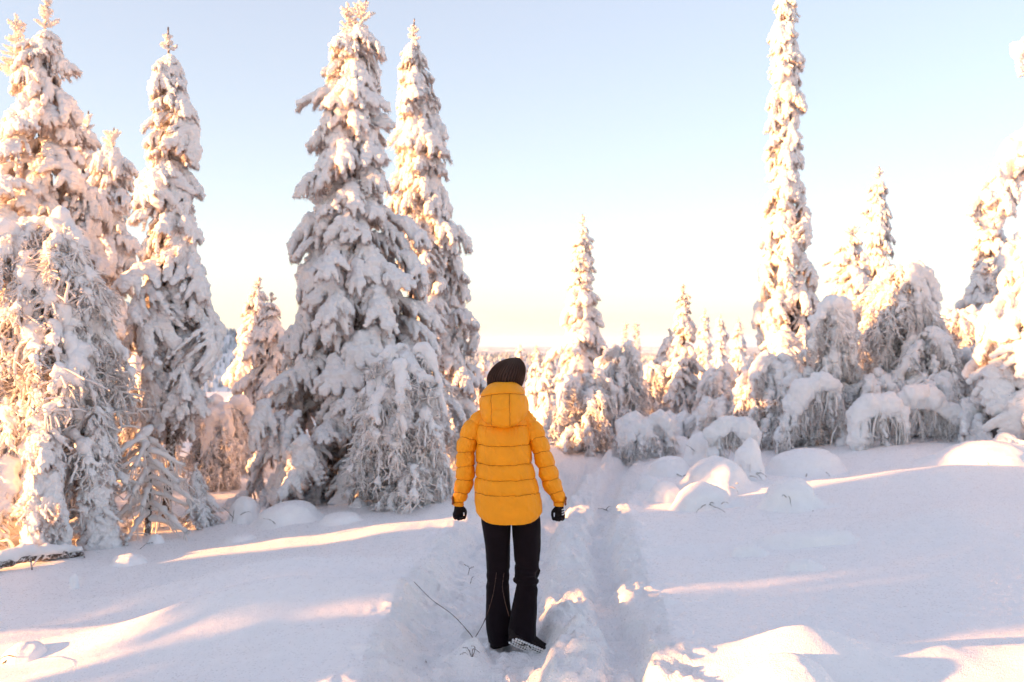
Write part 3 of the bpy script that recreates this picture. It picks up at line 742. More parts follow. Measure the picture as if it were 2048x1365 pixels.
def glove(wrist, side, seed, curl=1.0):
    """palm with five bent fingers; side +1 right hand, fingers hang down and curl forward"""
    C = []; R = []
    def chain(pts, r0, r1, n=14):
        c = bez(pts, n); C.append(c); R.append(np.linspace(r0, r1, n))
    w = np.array(wrist)
    # local axes: across the knuckles (a), down (b), forward (c)
    a = np.array([-0.80*side, 0.60, 0.0]); b = np.array([0.10*side, -0.02, -0.99]); c = np.array([-0.55*side, -0.80, -0.1])
    f = lambda u, v, s: w + a*u + b*v + c*s
    chain([f(0, -0.05, 0), f(0, 0, 0), f(0, 0.02, 0)], 0.027, 0.026)
    for u in (-0.022, -0.007, 0.009, 0.024): chain([f(u*0.7, 0.01, 0), f(u, 0.055, 0.002)], 0.016, 0.0135, 10)
    ln = {0: 0.80, 1: 0.95, 2: 1.0, 3: 0.92}
    for q, u in enumerate((-0.030, -0.010, 0.011, 0.031)):
        l = ln[q]; k = 0.8 + 0.25*((q*37+seed) % 5)/5
        chain([f(u, 0.055, 0.0), f(u*1.05, 0.055+0.026*l, 0.012*curl), f(u*1.05, 0.055+0.034*l, (0.012+0.026*l)*curl*k), f(u, 0.055+0.020*l, (0.012+0.042*l)*curl*k)], 0.0108, 0.0085, 16)
    chain([f(0.026, 0.018, 0.006), f(0.044, 0.040, 0.020), f(0.040, 0.062, 0.034), f(0.030, 0.074, 0.042)], 0.0125, 0.009, 14)
    v, fc = blobs(np.concatenate(C), np.concatenate(R)); v, fc, n = remesh(v, fc, 0.0042, 2, 0.5); v = w + (v-w)*0.88
    return v, fc

def build_walker():
    root = empty('person', (WX, PD, WZ), 'person walking away in a yellow puffer jacket, dark beanie and black flared trousers', 'person')
    # body: one continuous figure
    C = []; R = []
    def chain(p, r, n=18):
        C.append(bez(p, n)); R.append(np.interp(np.linspace(0, 1, n), np.linspace(0, 1, len(r)), r))
    hx = lx(1009)
    chain([(hx, 0, 0.86), (hx, 0, 1.0), (hx, 0, 1.12), (hx, 0, 1.26), (hx, 0, 1.34)], [0.11, 0.10, 0.105, 0.10, 0.055])
    chain([(hx, 0, 1.32), (hx, 0.01, 1.42), (hx, 0.015, 1.47)], [0.052, 0.05, 0.055], 8)
    chain([(hx, 0.02, 1.46), (hx, 0.02, 1.515), (hx+0.01, 0.015, 1.545)], [0.07, 0.080, 0.072], 10)
    chain([(hx, 0.06, 1.44), (hx, 0.085, 1.475), (hx, 0.09, 1.52)], [0.03, 0.04, 0.04], 8)           # jaw and face
    chain([(hx, 0.122, 1.515), (hx, 0.142, 1.492)], [0.007, 0.011], 5)                              # nose
    for s in (-1, 1):
        chain([(hx+s*0.083, 0.01, 1.475), (hx+s*0.088, 0.005, 1.51)], [0.010, 0.013], 5)             # ears
        chain([(hx+s*0.03, 0.118, 1.522), (hx+s*0.045, 0.11, 1.522)], [0.008, 0.008], 4)             # brows
    chain([(hx-0.018, 0.12, 1.462), (hx+0.018, 0.12, 1.462)], [0.008, 0.008], 5)                    # mouth
    chain([(hx, 0, 1.30), (lx(955), 0, 1.24), (lx(932), 0, 1.08), (lx(918), 0.02, 0.86), (lx(917), 0.02, 0.82)], [0.06, 0.042, 0.035, 0.025, 0.022], 26)
    chain([(hx, 0, 1.30), (lx(1058), 0, 1.24), (lx(1091), 0, 1.08), (lx(1118), 0.02, 0.86), (lx(1119), 0.02, 0.82)], [0.06, 0.042, 0.035, 0.025, 0.022], 26)
    chain([(lx(995), 0, 0.84), (lx(994), 0.03, 0.46), (lx(1000), 0.03, 0.10), (lx(1003), 0.06, 0.06)], [0.07, 0.05, 0.036, 0.035], 28)
    chain([(lx(1045), 0, 0.84), (lx(1052), -0.01, 0.46), (lx(1040), -0.10, 0.16)], [0.07, 0.05, 0.036], 28)
    v, f = blobs(np.concatenate(C), np.concatenate(R)); v, f, n = remesh(v, f, 0.011, 2, 0.5)
    body = mobj('body', mesh_np('body', v, f, M['skin']), root)
    for s in (-1, 1):
        g = Geo(); g.add(*blobs([(hx+s*0.032, 0.122, 1.508)], [0.009], ICO2)); mobj('eye', g.mesh('eye', M['boot']), body)
    v, f = blobs([(hx, -0.03, 1.50), (hx-0.05, -0.01, 1.49), (hx+0.05, -0.01, 1.49), (hx, -0.05, 1.45)], [0.07, 0.05, 0.05, 0.05], ICO2)
    v, f, n = remesh(v, f, 0.01, 2); mobj('hair', mesh_np('hair', v, f, M['hair']), root)
    # clothes
    v, f = jacket_torso(); jk = mobj('jacket', mesh_np('jacket', v, f, M['jacket']), root)
    for pts, rad, yc, sd in (
        ([(990, 828), (966, 838), (947, 860), (935, 886), (931, 912), (931, 940), (928, 966), (918, 998), (916.5, 1013)], [14, 20, 23, 20, 18.8, 18.8, 19, 13.5, 10], [0, 0, 0, 0, 0, 0.0, 0.01, 0.02, 0.02], 1),
        ([(1028, 828), (1046, 838), (1064, 860), (1077, 886), (1086, 912), (1095, 940), (1103, 966), (1118, 998), (1118, 1013)], [14, 20, 22, 19.5, 19, 19, 18.8, 14, 10.5], [0, 0, 0, 0, 0, 0.0, 0.01, 0.02, 0.02], 2)):
        v, f = jacket_sleeve(pts, rad, [-0.1, 0.2, 0.34, 0.47, 0.60, 0.72, 0.83, 0.93, 1.06], sd, yc)
        mobj('sleeve', mesh_np('sleeve', v, f, M['jacket']), jk)
    v, f = jacket_hood(); mobj('hood', mesh_np('hood', v, f, M['jacket']), jk)
    for part, p in SEAM:
        v, f = tubes(p, np.full(len(p), 0.0016), 5); mobj('seam', mesh_np('seam', v, f, M['seam']), jk)
    for px, py, s in ((905.5, 1001, -1), (1131, 1002, 1)):
        g = Geo(); g.add(*blobs([(lx(px), 0.0, lz(py)), (lx(px), -0.005, lz(py+5)), (lx(px+0.8*s), 0.004, lz(py-5))], np.array([[0.006, 0.017, 0.011]]*3), ICO2))
        mobj('cuff_tab', g.mesh('cuff_tab', M['tan']), jk)
    v, f = beanie(); mobj('beanie', mesh_np('beanie', v, f, M['wool']), root)
    g = Geo()
    g.add(*trouser_leg([(985, 962, 1022, 0.0, 0.085), (1020, 961, 1022, 0.0, 0.09), (1042, 962, 1022, 0.0, 0.096), (1090, 969, 1020.5, 0.01, 0.085), (1145, 972, 1018, 0.025, 0.072), (1175, 971.5, 1017.5, 0.03, 0.070), (1210, 970.5, 1020, 0.035, 0.078), (1250, 971, 1025, 0.035, 0.092), (1275, 974, 1026, 0.035, 0.10), (1286, 978, 1028, 0.035, 0.105)], 90, 1160, 0.5))
    g.add(*trouser_leg([(985, 1018, 1070, 0.0, 0.085), (1020, 1022, 1078, 0.0, 0.09), (1042, 1023.5, 1082, 0.0, 0.096), (1090, 1027.5, 1081.5, -0.005, 0.085), (1140, 1031, 1077, -0.012, 0.072), (1170, 1032, 1074, -0.02, 0.070), (1205, 1025, 1073.5, -0.035, 0.078), (1245, 1017, 1071.5, -0.05, 0.088), (1266, 1014, 1070.5, -0.055, 0.092), (1276, 1022, 1071, -0.05, 0.085)], 95, 1150, 1.5))
    mobj('trousers', g.mesh('trousers', M['trousers']), root)
    for wr, side, sd in (((lx(917), 0.02, lz(1010)), -1, 1), ((lx(1119), 0.02, lz(1012)), 1, 2)):
        v, f = glove(wr, side, sd); go = mobj('glove', mesh_np('glove', v, f, M['glove']), root)
        if side == 1:
            for k in range(3):
                g = Geo(); p = np.array([[lx(1122), -0.022+0.0*k, lz(1018+5.0*k)], [lx(1126), -0.014, lz(1017+5.0*k)], [lx(1129), -0.004, lz(1016+5.0*k)]])
                g.add(*tubes(p + np.array([0.004, -0.006, 0]), np.full(3, 0.0032), 6))
                mobj('stripe', g.mesh('stripe', M['white']), go)
    # boots: the standing foot, and the trailing foot with its snowy sole turned up to the back
    def nrm(a): a = np.array(a, float); return a/np.linalg.norm(a)
    for which in (0, 1):
        if which == 0:
            e1 = nrm((0.30, 0.95, -0.10)); e2 = nrm(np.cross(e1, (0, 0, 1))); e3 = np.cross(e2, e1); o = (lx(988), -0.04, lz(1294))
        else:
            e1 = nrm((0.80, 0.30, -0.46)); n0 = np.array([0.14, 0.80, 0.58]); e3 = nrm(n0 - e1*np.dot(n0, e1)); e2 = np.cross(e1, e3); o = (lx(1019), -0.15, lz(1262))
        up, so, st = shoe(e1, e2, e3, o)
        b = mobj('boot', mesh_np('boot', *up, M['boot']), root)
        mobj('outsole', mesh_np('outsole', *so, M['boot']), b)
        if which: mobj('snow_in_tread', st.mesh('snow_in_tread', M['snow'], False), b)
    return root
build_walker()

# ------------------------------------------------------------------ frost-hung birches, bent saplings, mounds
def strands(starts, dirs, length, r, rad, n=9, sides=5, sway=0.05):
    """hanging frosted twigs as tubes: out along dirs, then straight down"""
    S = len(starts); t = np.linspace(0, 1, n)[None, :, None]
    L = length[:, None, None]
    out = dirs[:, None, :]*np.array([1, 1, 0.35])
    p = starts[:, None] + L*(0.34*out*(t - 0.5*t**2)*1.3 + np.array([0, 0, -1.0])*(0.16*t + 0.84*t**1.6))
    w = r.standard_normal((S, n, 3))*np.array([1, 1, 0.4])*sway; w[:, 0] = 0
    p = p + np.cumsum(w, 1)*L*0.35
    R = rad*(0.75+0.6*r.random((S, 1)))*(1 - 0.45*t[..., 0])*(1+0.22*r.standard_normal((S, n))).clip(0.55, 1.6)
    return tubes(p, R, sides)

def weeping(name, label, px, top, hwpx, d, seed, n_arc=8, n_spray=110, cat='birch tree', group=None, lean=0.0, snow=1.0, flat=0.5, size=1.0, z_low=0.10, n_str=0, bottom=None):
    """a birch bowed under rime: arching stems, snow along them, sprays of rimed twigs all over the dome"""
    r = np.random.default_rng(seed); k = d/FPX
    X0 = (px-1024)*k; Z0 = gz(X0, d) - 0.05; H = CAMZ + (682-top)*k - Z0; Rr = hwpx*k
    root = empty(name, (X0, d, Z0), label, cat, group)
    C = []; Rb = []; wood = []; anchor = []
    for a in range(n_arc):
        az = a*6.283/n_arc + 0.4*r.standard_normal(); dv = np.array([math.cos(az), math.sin(az)*0.8, 0])
        h = H*(0.72+0.24*r.random()) if a else H*0.97; q = Rr*(0.55+0.35*r.random())
        b = np.array([0.06*r.standard_normal(), 0.06*r.standard_normal(), 0]); ap = np.array([lean*H*0.5, 0, 0])
        pts = [b, b*0.5 + dv*q*0.12 + np.array([0, 0, h*0.5]) + ap*0.4, dv*q*0.32 + np.array([0, 0, h*0.93]) + ap, dv*q*flat*1.1 + np.array([0, 0, h*0.965]) + ap, dv*q*0.9 + np.array([0, 0, h*0.80]) + ap, dv*q*1.02 + np.array([0, 0, h*(0.55+0.1*r.standard_normal())]) + ap]
        c = bez(pts, 60); c[20:] += np.cumsum(r.standard_normal((40, 3))*0.006, 0)
        vv, ff = tubes(c, np.linspace(0.030, 0.006, 60)*max(0.6, H/2), 6); mobj('stem', mesh_np('stem', vv, ff, M['stem']), root)
        m = 40; cc = c[20:60]; rr = (0.016+0.030*np.sin(np.linspace(0.4, 2.9, m)))*max(0.7, H/2.2)**0.6*snow*1.2*(1+0.3*r.standard_normal(m)).clip(0.35, 1.8)
        C.append(cc + np.array([0, 0, 0.4])*rr[:, None]); Rb.append(rr); anchor += [(c[i], az) for i in r.integers(18, 60, 6)]
    v, f = blobs(np.concatenate(C), np.concatenate(Rb)); v, f, nr = remesh(v, f, max(0.018, 0.012*H/2), 2, 0.5)
    mobj('snow_load', mesh_np('snow_load', lumpy(v, nr, [(10, 0.018), (28, 0.012)], seed), f, M['snow']), root)
    L0 = size*min(0.62, 0.24 + 0.20*Rr + 0.07*H)
    for i in range(n_spray):
        if i < len(anchor): p, az = anchor[i]; az = az + 0.8*r.standard_normal(); q = 0.9
        else:
            q = z_low + (0.96-z_low)*r.random()**0.8; az = r.random()*6.283
            rr = Rr*(1 - q**3.2)**0.5*(0.45+0.42*r.random()); p = np.array([math.cos(az)*rr + lean*H*0.5, math.sin(az)*rr*0.85, H*q])
        L = L0*(0.65+0.7*r.random()); p = p + np.array([-math.cos(az), -math.sin(az), 0])*L*0.22
        if p[2] < 0.75*L: L = max(0.15, p[2]/0.75)
        p[2] = min(p[2], H - 0.10*L)
        sc = (L*(0.85+0.3*r.random()), L*(0.9+0.4*r.random())*r.choice([-1, 1]), L*(0.85+0.35*r.random()))
        me = SPRAY[r.integers(3, 7) if (q > 0.2 and r.random() < 0.45+0.3*snow) else r.integers(0, len(SPRAY))]
        mobj('frost_spray', me, root, p, (0.15*r.standard_normal(), math.radians(r.uniform(-12, 26)), az), sc)
    return root

def snow_tube(pts, rads, seed, voxel=0.022, n=60, jitter=0.30, amps=((4, 0.045), (10, 0.028), (26, 0.012))):
    r = np.random.default_rng(seed); c = bez(pts, n); c = c + r.standard_normal((n, 3))*np.mean(rads)*0.22; rr = np.interp(np.linspace(0, 1, n), np.linspace(0, 1, len(rads)), rads)*(1+jitter*r.standard_normal(n)).clip(0.6, 1.5)
    v, f = blobs(c, rr, ICO2); v, f, nr = remesh(v, f, voxel, 2, 0.5)
    return lumpy(v, nr, list(amps), seed), f

def arch(name, label, pix, d, rpx, seed, cat='bent sapling', group=None, hang=40, dd=0.0, hang_len=0.3, sprays=34, boughs=0):
    """a sapling bowed under a roll of snow; pix = photo points along the roll"""
    k = d/FPX; pts = np.array([at(a, b, d + dd*i/(len(pix)-1)) for i, (a, b) in enumerate(pix)])
    base = np.array([pts[0][0], pts[0][1], gz(pts[0][0], pts[0][1])]); r = np.random.default_rng(seed)
    root = empty(name, base, label, cat, group); P = pts - base; rr = np.array(rpx)*k*0.74
    v, f = snow_tube(P, rr, seed, voxel=max(0.018, rr.mean()*0.22)); mobj('snow_load', mesh_np('snow_load', v, f, M['snow']), root)
    c = bez(P, 40); under = c - np.array([0, 0, 1])*np.interp(np.linspace(0, 1, 40), np.linspace(0, 1, len(rr)), rr)[:, None]*0.95
    w = Geo(); w.add(*tubes(under, np.linspace(0.022, 0.008, 40), 6))
    for q in range(12):
        i = r.integers(3, 38); L = 0.10+0.2*r.random(); t = np.linspace(0, 1, 8)[:, None]; dv = r.standard_normal(3)*np.array([1, 1, 0.3]); dv /= np.linalg.norm(dv)
        w.add(*tubes(under[i] + dv*L*t*0.6 + np.array([0, 0, -1])*L*t**1.5, np.linspace(0.007, 0.003, 8), 4))
    mobj('branch', w.mesh('branch', M['stem']), root)
    for q in range(sprays):
        i = r.integers(4, 38); L = hang_len*(0.8+0.9*r.random()); az = r.random()*6.283
        zg = gz(base[0]+under[i][0], base[1]+under[i][1]) - base[2]
        if under[i][2]-zg < 0.06: continue
        L = min(L, (under[i][2]-zg)/0.8); mobj('frost_spray', SPRAY[r.integers(len(SPRAY))], root, under[i]+np.array([0, 0, 0.03]), (0, math.radians(r.uniform(0, 30)), az), (L*0.8, L*r.choice([-1, 1]), L*1.2))
    for q in range(boughs):
        i = r.integers(2, 39); V = LIB[('fat', 'paw', 'hang')[q % 3]][r.integers(3)]; L = 0.26+0.22*r.random(); mobj('snowy_bough', V.all, root, c[i], (0, math.radians(r.uniform(25, 75)), r.random()*6.283), (L, L*1.1, L*1.1))
    if hang:
        i = r.integers(4, 40, hang); S = under[i] + r.standard_normal((hang, 3))*0.03; D = r.standard_normal((hang, 3))*0.5
        gzr = np.array([gz(base[0]+s[0], base[1]+s[1]) - base[2] for s in S]); L = np.clip(np.minimum(S[:, 2]-gzr, hang_len*(0.5+r.random(hang))), 0.05, None)
        g = Geo(); g.add(*strands(S, D, L, r, 0.015, sway=0.07)); o = mobj('hanging_twigs', g.mesh('hanging_twigs', M['rime']), root); o['kind'] = 'stuff'
    return root

def mound(name, label, px, py, wpx, hpx, seed, parts=(), cat='snow mound', group='snow mounds over buried shrubs', twigs=0, depth=1.0, d=None, flare=0.30, hang=0):
    """snow heaped over a buried shrub; (px, py) = middle of its foot in the photograph; parts = extra lobes (dx, dy, w, h) in pixels"""
    if d is None: X0, d, Z0 = on_ground(px, py)
    else: X0 = (px-1024)*d/FPX; Z0 = gz(X0, d)
    k = d/FPX; r = np.random.default_rng(seed)
    root = empty(name, (X0, d, Z0), label, cat, group)
    hpx = hpx*1.22; C = [(0, 0, hpx*k*0.28)]; R = [(wpx*k*0.5, wpx*k*0.5*depth, hpx*k*0.74)]
    for dx, dy, ww, hh in parts:
        C.append((dx*k, -0.02*r.random(), -dy*k)); R.append((ww*k*0.5, ww*k*0.5*depth, hh*k*0.5))
    for q in range(7):
        a = r.random()*6.283; C.append((math.cos(a)*wpx*k*0.3, math.sin(a)*wpx*k*0.3*depth, hpx*k*0.2*r.random())); s = wpx*k*(0.16+0.12*r.random()); R.append((s, s, min(s*0.8, hpx*k*0.55)))
    v, f = blobs(C, R, ICO2); sz = max(wpx, hpx)*k
    v, f, nr = remesh(v, f, max(0.014, sz*0.035), 6, 0.5); v = lumpy(v, nr, [(4/sz*0.6, sz*0.030), (9/sz*0.6, sz*0.014), (40, 0.003)], seed)
    wz = np.array(height(X0+v[:, 0], d+v[:, 1])) - Z0; rel = np.clip(v[:, 2]/(0.42*hpx*k), 0, 1)
    fl = 1 + flare*(1-rel)**2; v = np.stack([v[:, 0]*fl, v[:, 1]*fl, v[:, 2]], -1); wz = np.array(height(X0+v[:, 0], d+v[:, 1])) - Z0; v[:, 2] = v[:, 2] + wz - 0.012
    mobj('snow_heap', mesh_np('snow_heap', v, f, M['heap']), root)
    if hang:
        i = r.integers(len(v), size=hang*6); i = i[(v[i, 2] > hpx*k*0.35) & (nr[i, 2] < 0.6)][:hang]
        if len(i):
            g = Geo(); g.add(*strands(v[i]-nr[i]*0.01, nr[i]*0.5, np.maximum(0.04, v[i, 2]*0.6), r, 0.011, n=6)); o = mobj('hanging_twigs', g.mesh('hanging_twigs', M['rime']), root); o['kind'] = 'stuff'
    for q in range(twigs):
        i = np.argmin(np.linalg.norm(v - np.array([(r.random()-0.5)*wpx*k*0.7, -wpx*k*0.6, hpx*k*(0.1+0.4*r.random())]), axis=1)); p = v[i]
        t = np.linspace(-0.3, 1, 8)[:, None]; dv = nr[i] + r.standard_normal(3)*0.8; L = 0.07+0.09*r.random()
        vv, ff = tubes(p + dv*L*t + np.array([0, 0, -0.5])*L*t**2 + np.cumsum(r.standard_normal((8, 3))*0.004, 0), np.linspace(0.005, 0.0015, 8), 5); mobj('twig', mesh_np('twig', vv, ff, M['bark']), root)
    return root

def bare_sapling(name, label, px, py_base, py_top, d, seed, n=16, lpx=95):
    r = np.random.default_rng(seed); k = d/FPX; X0 = (px-1024)*k; Z0 = gz(X0, d) - 0.1; H = CAMZ + (682-py_top)*k - Z0
    root = empty(name, (X0, d, Z0), label, 'dead spruce')
    z = np.linspace(0, H, 20); v, f = tubes(np.stack([0.03*np.sin(z*3), 0*z, z], -1), np.linspace(0.035, 0.012, 20), 8); mobj('trunk', mesh_np('trunk', v, f, M['bark']), root)
    v, f = blobs([(0, 0, H), (0.03, 0, H+0.02), (-0.05, -0.02, H-0.06), (0, 0, H-0.12)], [0.05, 0.045, 0.05, 0.045], ICO2); v, f, nr = remesh(v, f, 0.014, 2); mobj('snow_cap', mesh_np('snow_cap', lumpy(v, nr, [(15, 0.012)]), f, M['snow']), root)
    for q in range(n):
        h = H*(0.22+0.74*q/n); az = q*2.4 + 0.3*r.standard_normal(); L = lpx*k*(0.7+0.5*r.random())*(1.15-0.45*h/H); dv = np.array([math.cos(az), math.sin(az), 0]); t = np.linspace(0, 1, 14)[:, None]
        p = np.array([0.03*math.sin(h*3), 0, h]) + dv*L*t + np.array([0, 0, 1])*L*(0.12*t - 0.75*t**1.7 + 0.22*t**4)
        g = Geo(); g.add(*tubes(p, np.linspace(0.013, 0.005, 14), 5)); kf = len(g.f[0])
        rr = 0.026*(1+0.25*r.standard_normal(14)).clip(0.5, 1.6)*(1.2-0.5*t[:, 0]); vv, ff = tubes(p + np.array([0, 0, 0.5])*rr[:, None], rr, 7); g.add(vv, ff)
        for s in range(9):
            i = r.integers(3, 14); l = 0.06+0.10*r.random(); tt = np.linspace(0, 1, 5)[:, None]; g.add(*tubes(p[i] + (dv*0.4+r.standard_normal(3)*0.5)*l*tt + np.array([0, 0, -0.9])*l*tt**1.3, np.linspace(0.008, 0.005, 5), 4))
        v, f = g.get(); mobj('branch', mesh_np('branch', v, f, mats=[M['bark'], M['rime']], midx=np.r_[np.zeros(kf), np.ones(len(f)-kf)]), root)
    return root

# ------------------------------------------------------------------ the wood, tree by tree
FAR = 'small snowy spruces on the slope behind'
OFF = 'unseen snowy spruces to the left, placed to shade the foreground'
spruce('spruce_tree', 'tall twin-topped snowy spruce rising from the left edge of the picture', [(-5,98,8),(60,92,32),(130,75,60),(200,75,95),(280,80,100),(370,70,125),(450,65,150),(600,55,170),(760,50,180),(900,50,180),(1040,50,170)], 10.2, 11, mix=('hang','paw','thin'), split=True, leaders=[(35,42,150,42)], droop=(8, 40), n_around=6)
spruce('spruce_tree', 'sunlit snowy spruce with drooping tiers half hidden behind the left edge spruce', [(255,228,5),(300,225,45),(350,220,50),(420,215,58),(560,215,75),(700,215,90),(900,215,100)], 13.5, 12, mix=('paw','hang'))
spruce('spruce_tree', 'slim pale spruce top peeping out just above the left birch', [(222,178,5),(260,176,22),(320,172,40),(450,165,60),(700,160,90),(900,160,100)], 15.5, 13, mix=('paw',))
spruce('spruce_tree', 'slender snowy spruce with a bare lower trunk, second large spruce from the left', [(55,337,5),(100,338,20),(140,335,46),(190,345,50),(260,345,68),(330,335,66),(420,340,85),(500,345,95),(580,345,98),(640,345,98),(720,346,88),(800,346,74),(835,344,60)], 9.9, 14, mix=('hang','thin','paw'), split=True, trunk_px=20, base=((330-1024)*9.9/FPX, gz((330-1024)*9.9/FPX, 9.9)-0.08), droop=(14, 55))
spruce('spruce_tree', 'small sunlit spruce left of the broad central spruce, its darker top the higher', [(555,520,5),(620,512,28),(700,505,46),(800,500,66),(950,498,80)], 15.5, 15, mix=('paw','fat'))
spruce('spruce_tree', 'small pale spruce pressed against the left flank of the broad central spruce', [(585,545,5),(650,540,32),(760,532,56),(950,530,80)], 14.2, 16, mix=('paw',))
spruce('spruce_tree', 'broad tall snow-laden spruce left of the walker, the largest in the picture', [(-5,735,8),(60,718,42),(130,707,66),(200,700,76),(260,697,80),(330,706,94),(420,705,114),(480,710,126),(560,718,150),(610,722,160),(680,712,182),(760,706,200),(850,702,212),(940,700,208),(1000,700,180)], 11.2, 17, mix=('paw','paw','hang'), split=True, leaders=[(697,18,120,34)], n_around=7, droop=(6, 38), gap=0.02)
spruce('spruce_tree', 'tall narrow frosted spruce standing directly behind the broad central spruce', [(38,829,5),(90,826,20),(150,826,42),(230,838,60),(300,845,66),(380,850,70),(450,865,74),(560,875,88),(650,880,90),(720,880,86),(800,890,88),(930,895,80)], 13.2, 18, mix=('thin','hang'), split=True, dens=1.15, droop=(6, 36))
spruce('spruce_tree', 'lone pointed snowy spruce behind the right side of the walker', [(428,1165,5),(480,1165,20),(540,1163,28),(600,1165,40),(650,1165,48),(700,1160,55),(760,1150,60),(850,1145,66),(940,1140,66)], 19, 19, mix=('paw','fat'))
spruce('spruce_tree', 'narrow beaded spruce with a thin bare spike top among the right-hand birches', [(568,1366,3),(600,1366,12),(640,1366,24),(700,1366,30),(760,1367,42),(850,1365,46)], 17, 20, mix=('fat',), fat=0.9, dens=0.85)
spruce('spruce_tree', 'squat sunlit spruce touching the left of the beaded spike-topped spruce', [(660,1340,6),(700,1338,24),(760,1335,34),(860,1335,40)], 18.4, 21, mix=('fat',))
spruce('spruce_tree', 'very tall thin columnar spruce running out of the top of the picture', [(-60,1575,8),(-10,1573,22),(40,1568,26),(100,1572,36),(180,1570,38),(240,1565,46),(330,1570,52),(400,1575,60),(470,1570,58),(560,1572,68),(640,1575,76),(700,1578,90),(780,1570,108),(890,1560,118)], 16.5, 22, mix=('fat','paw','hang'), split=True, dens=0.95, n_around=5, droop=(26, 50), rime_top=0.05)
spruce('spruce_tree', 'pointed snowy spruce right of the very tall columnar spruce', [(332,1758,5),(390,1756,26),(450,1760,32),(520,1755,48),(620,1760,72),(800,1760,90)], 21, 23, mix=('paw','hang'))
spruce('spruce_tree', 'round-topped lumpy spruce between the columnar spruce and the pointed one', [(452,1708,10),(500,1700,36),(560,1700,50),(650,1690,58),(850,1685,66)], 19, 24, mix=('fat','paw'))
spruce('spruce_tree', 'sunlit orange-tinged spruce under the bowed treetop near the right edge', [(398,1980,6),(430,1978,20),(470,1982,36),(550,1978,46),(640,1980,52),(800,1980,66)], 20, 25, mix=('fat','paw'))
for q, (lab, pr, dd, sd) in enumerate([
    ('tiny spruce, leftmost of three small ones left of the columnar spruce', [(616,1409,3),(660,1409,14),(720,1408,20),(820,1408,26)], 27, 31),
    ('tiny spruce, middle of three small ones left of the columnar spruce', [(628,1440,3),(670,1440,15),(720,1440,20),(820,1440,26)], 29, 32),
    ('tiny spruce, rightmost of three small ones left of the columnar spruce', [(634,1477,3),(670,1476,15),(720,1475,22),(820,1475,30)], 31, 33),
    ('tiny sunlit spruce just above and right of the beanie', [(690,1040,3),(730,1041,16),(800,1041,26),(900,1041,30)], 26, 34),
    ('little spruce between the beanie and the lone pointed spruce', [(692,1073,3),(740,1073,20),(820,1073,32),(930,1073,40)], 22, 35),
    ('little spruce just left of the lone pointed spruce, the lower top', [(703,1098,3),(750,1096,18),(830,1094,28),(930,1094,36)], 21, 36),
    ('little pale spruce just left of the beanie', [(716,966,3),(760,965,20),(840,962,32),(930,962,40)], 19, 37),
    ('tiny pale spruce right of the fork-topped spruce', [(715,1306,3),(750,1306,12),(820,1306,18)], 30, 38)]):
    spruce('spruce_tree', lab, pr, dd, sd, mix=('paw', 'fat'), group=FAR, dens=0.9)
spruce('spruce_tree', 'small fork-topped spruce with two antler-like leaders right of the lone pointed spruce', [(690,1262,10),(730,1262,24),(850,1262,36)], 24, 39, mix=('fat',), leaders=[(1250,648,715,13),(1273,650,715,13)], rime_top=0.02)
# young spruces at the feet of the left wood
spruce('young_spruce', 'short snow-wrapped young spruce nearest the left edge', [(745,75,6),(800,80,30),(880,88,48),(980,90,62),(1085,90,80)], 8.3, 41, mix=('thin','hang'), split=True, trunk_px=14, droop=(30, 62), rime_top=0.05)
spruce('young_spruce', 'young spruce draped in snow beside the one nearest the left edge', [(815,190,6),(870,190,32),(960,192,48),(1070,195,70)], 8.7, 42, mix=('thin','hang'), split=True, trunk_px=14, droop=(30, 64), rime_top=0.05)
spruce('young_spruce', 'knee-high snow-cloaked spruce at the foot of the bare-trunked spruce', [(945,392,8),(975,392,24),(1030,392,36)], 9.6, 43, mix=('hang',), trunk_px=8, droop=(40, 66), rime_top=0.02)
bare_sapling('dead_sapling', 'dead sapling with bare drooping frosted branches beside the bare spruce trunk', 292, 1055, 862, 9.3, 44, n=26, lpx=105)
# birches bowed and hung with frost
weeping('birch_tree', 'big frost-hung birch filling the left edge in front of the spruces', 85, 415, 165, 8.9, 51, n_arc=11, n_spray=260, snow=1.0, z_low=0.2)
weeping('birch_tree', 'frosted birch drooping over the right foot of the broad central spruce', 800, 676, 105, 10.0, 52, n_arc=9, n_spray=150)
weeping('birch_tree', 'hunched frost-curtained birch just right of the yellow jacket', 1165, 742, 80, 15.3, 53, n_arc=9, n_str=520, snow=1.1)
weeping('birch_tree', 'taller dome-shaped birch behind the hunched one right of the jacket', 1236, 684, 62, 16.2, 54, n_arc=8, n_str=480, snow=1.1)
weeping('birch_tree', 'low round birch left of the beaded spike-topped spruce', 1306, 726, 56, 17.2, 55, n_arc=8, n_str=420)
weeping('birch_tree', 'low frosted birch right of the beaded spike-topped spruce', 1440, 732, 62, 16.6, 56, n_arc=8, n_str=420, snow=1.2)
weeping('birch_tree', 'arching birch with a snow-rolled crown below the columnar spruce', 1545, 708, 82, 14.0, 57, n_arc=8, n_str=420, snow=1.5)
weeping('birch_tree', 'largest frost-curtained birch of the right-hand group', 1800, 522, 92, 14.4, 58, n_arc=10, n_spray=190, snow=1.35)
weeping('birch_tree', 'narrow snow-plastered birch on the left flank of the largest right-hand birch', 1668, 592, 46, 13.8, 59, n_arc=7, n_str=420, snow=1.6, lean=0.0)
weeping('birch_tree', 'broad birch shoulder hanging right of the largest right-hand birch', 1850, 655, 78, 13.9, 60, n_arc=8, n_str=520, snow=1.4)
weeping('birch_tree', 'sunlit dome-shaped birch behind the right-hand group', 1915, 614, 74, 19, 61, n_arc=9, n_str=420, snow=1.3)
weeping('birch_tree', 'pale frosted birch at the right edge beside the orange-tinged spruce', 2035, 452, 44, 17.5, 62, n_arc=8, n_str=420, snow=1.4)
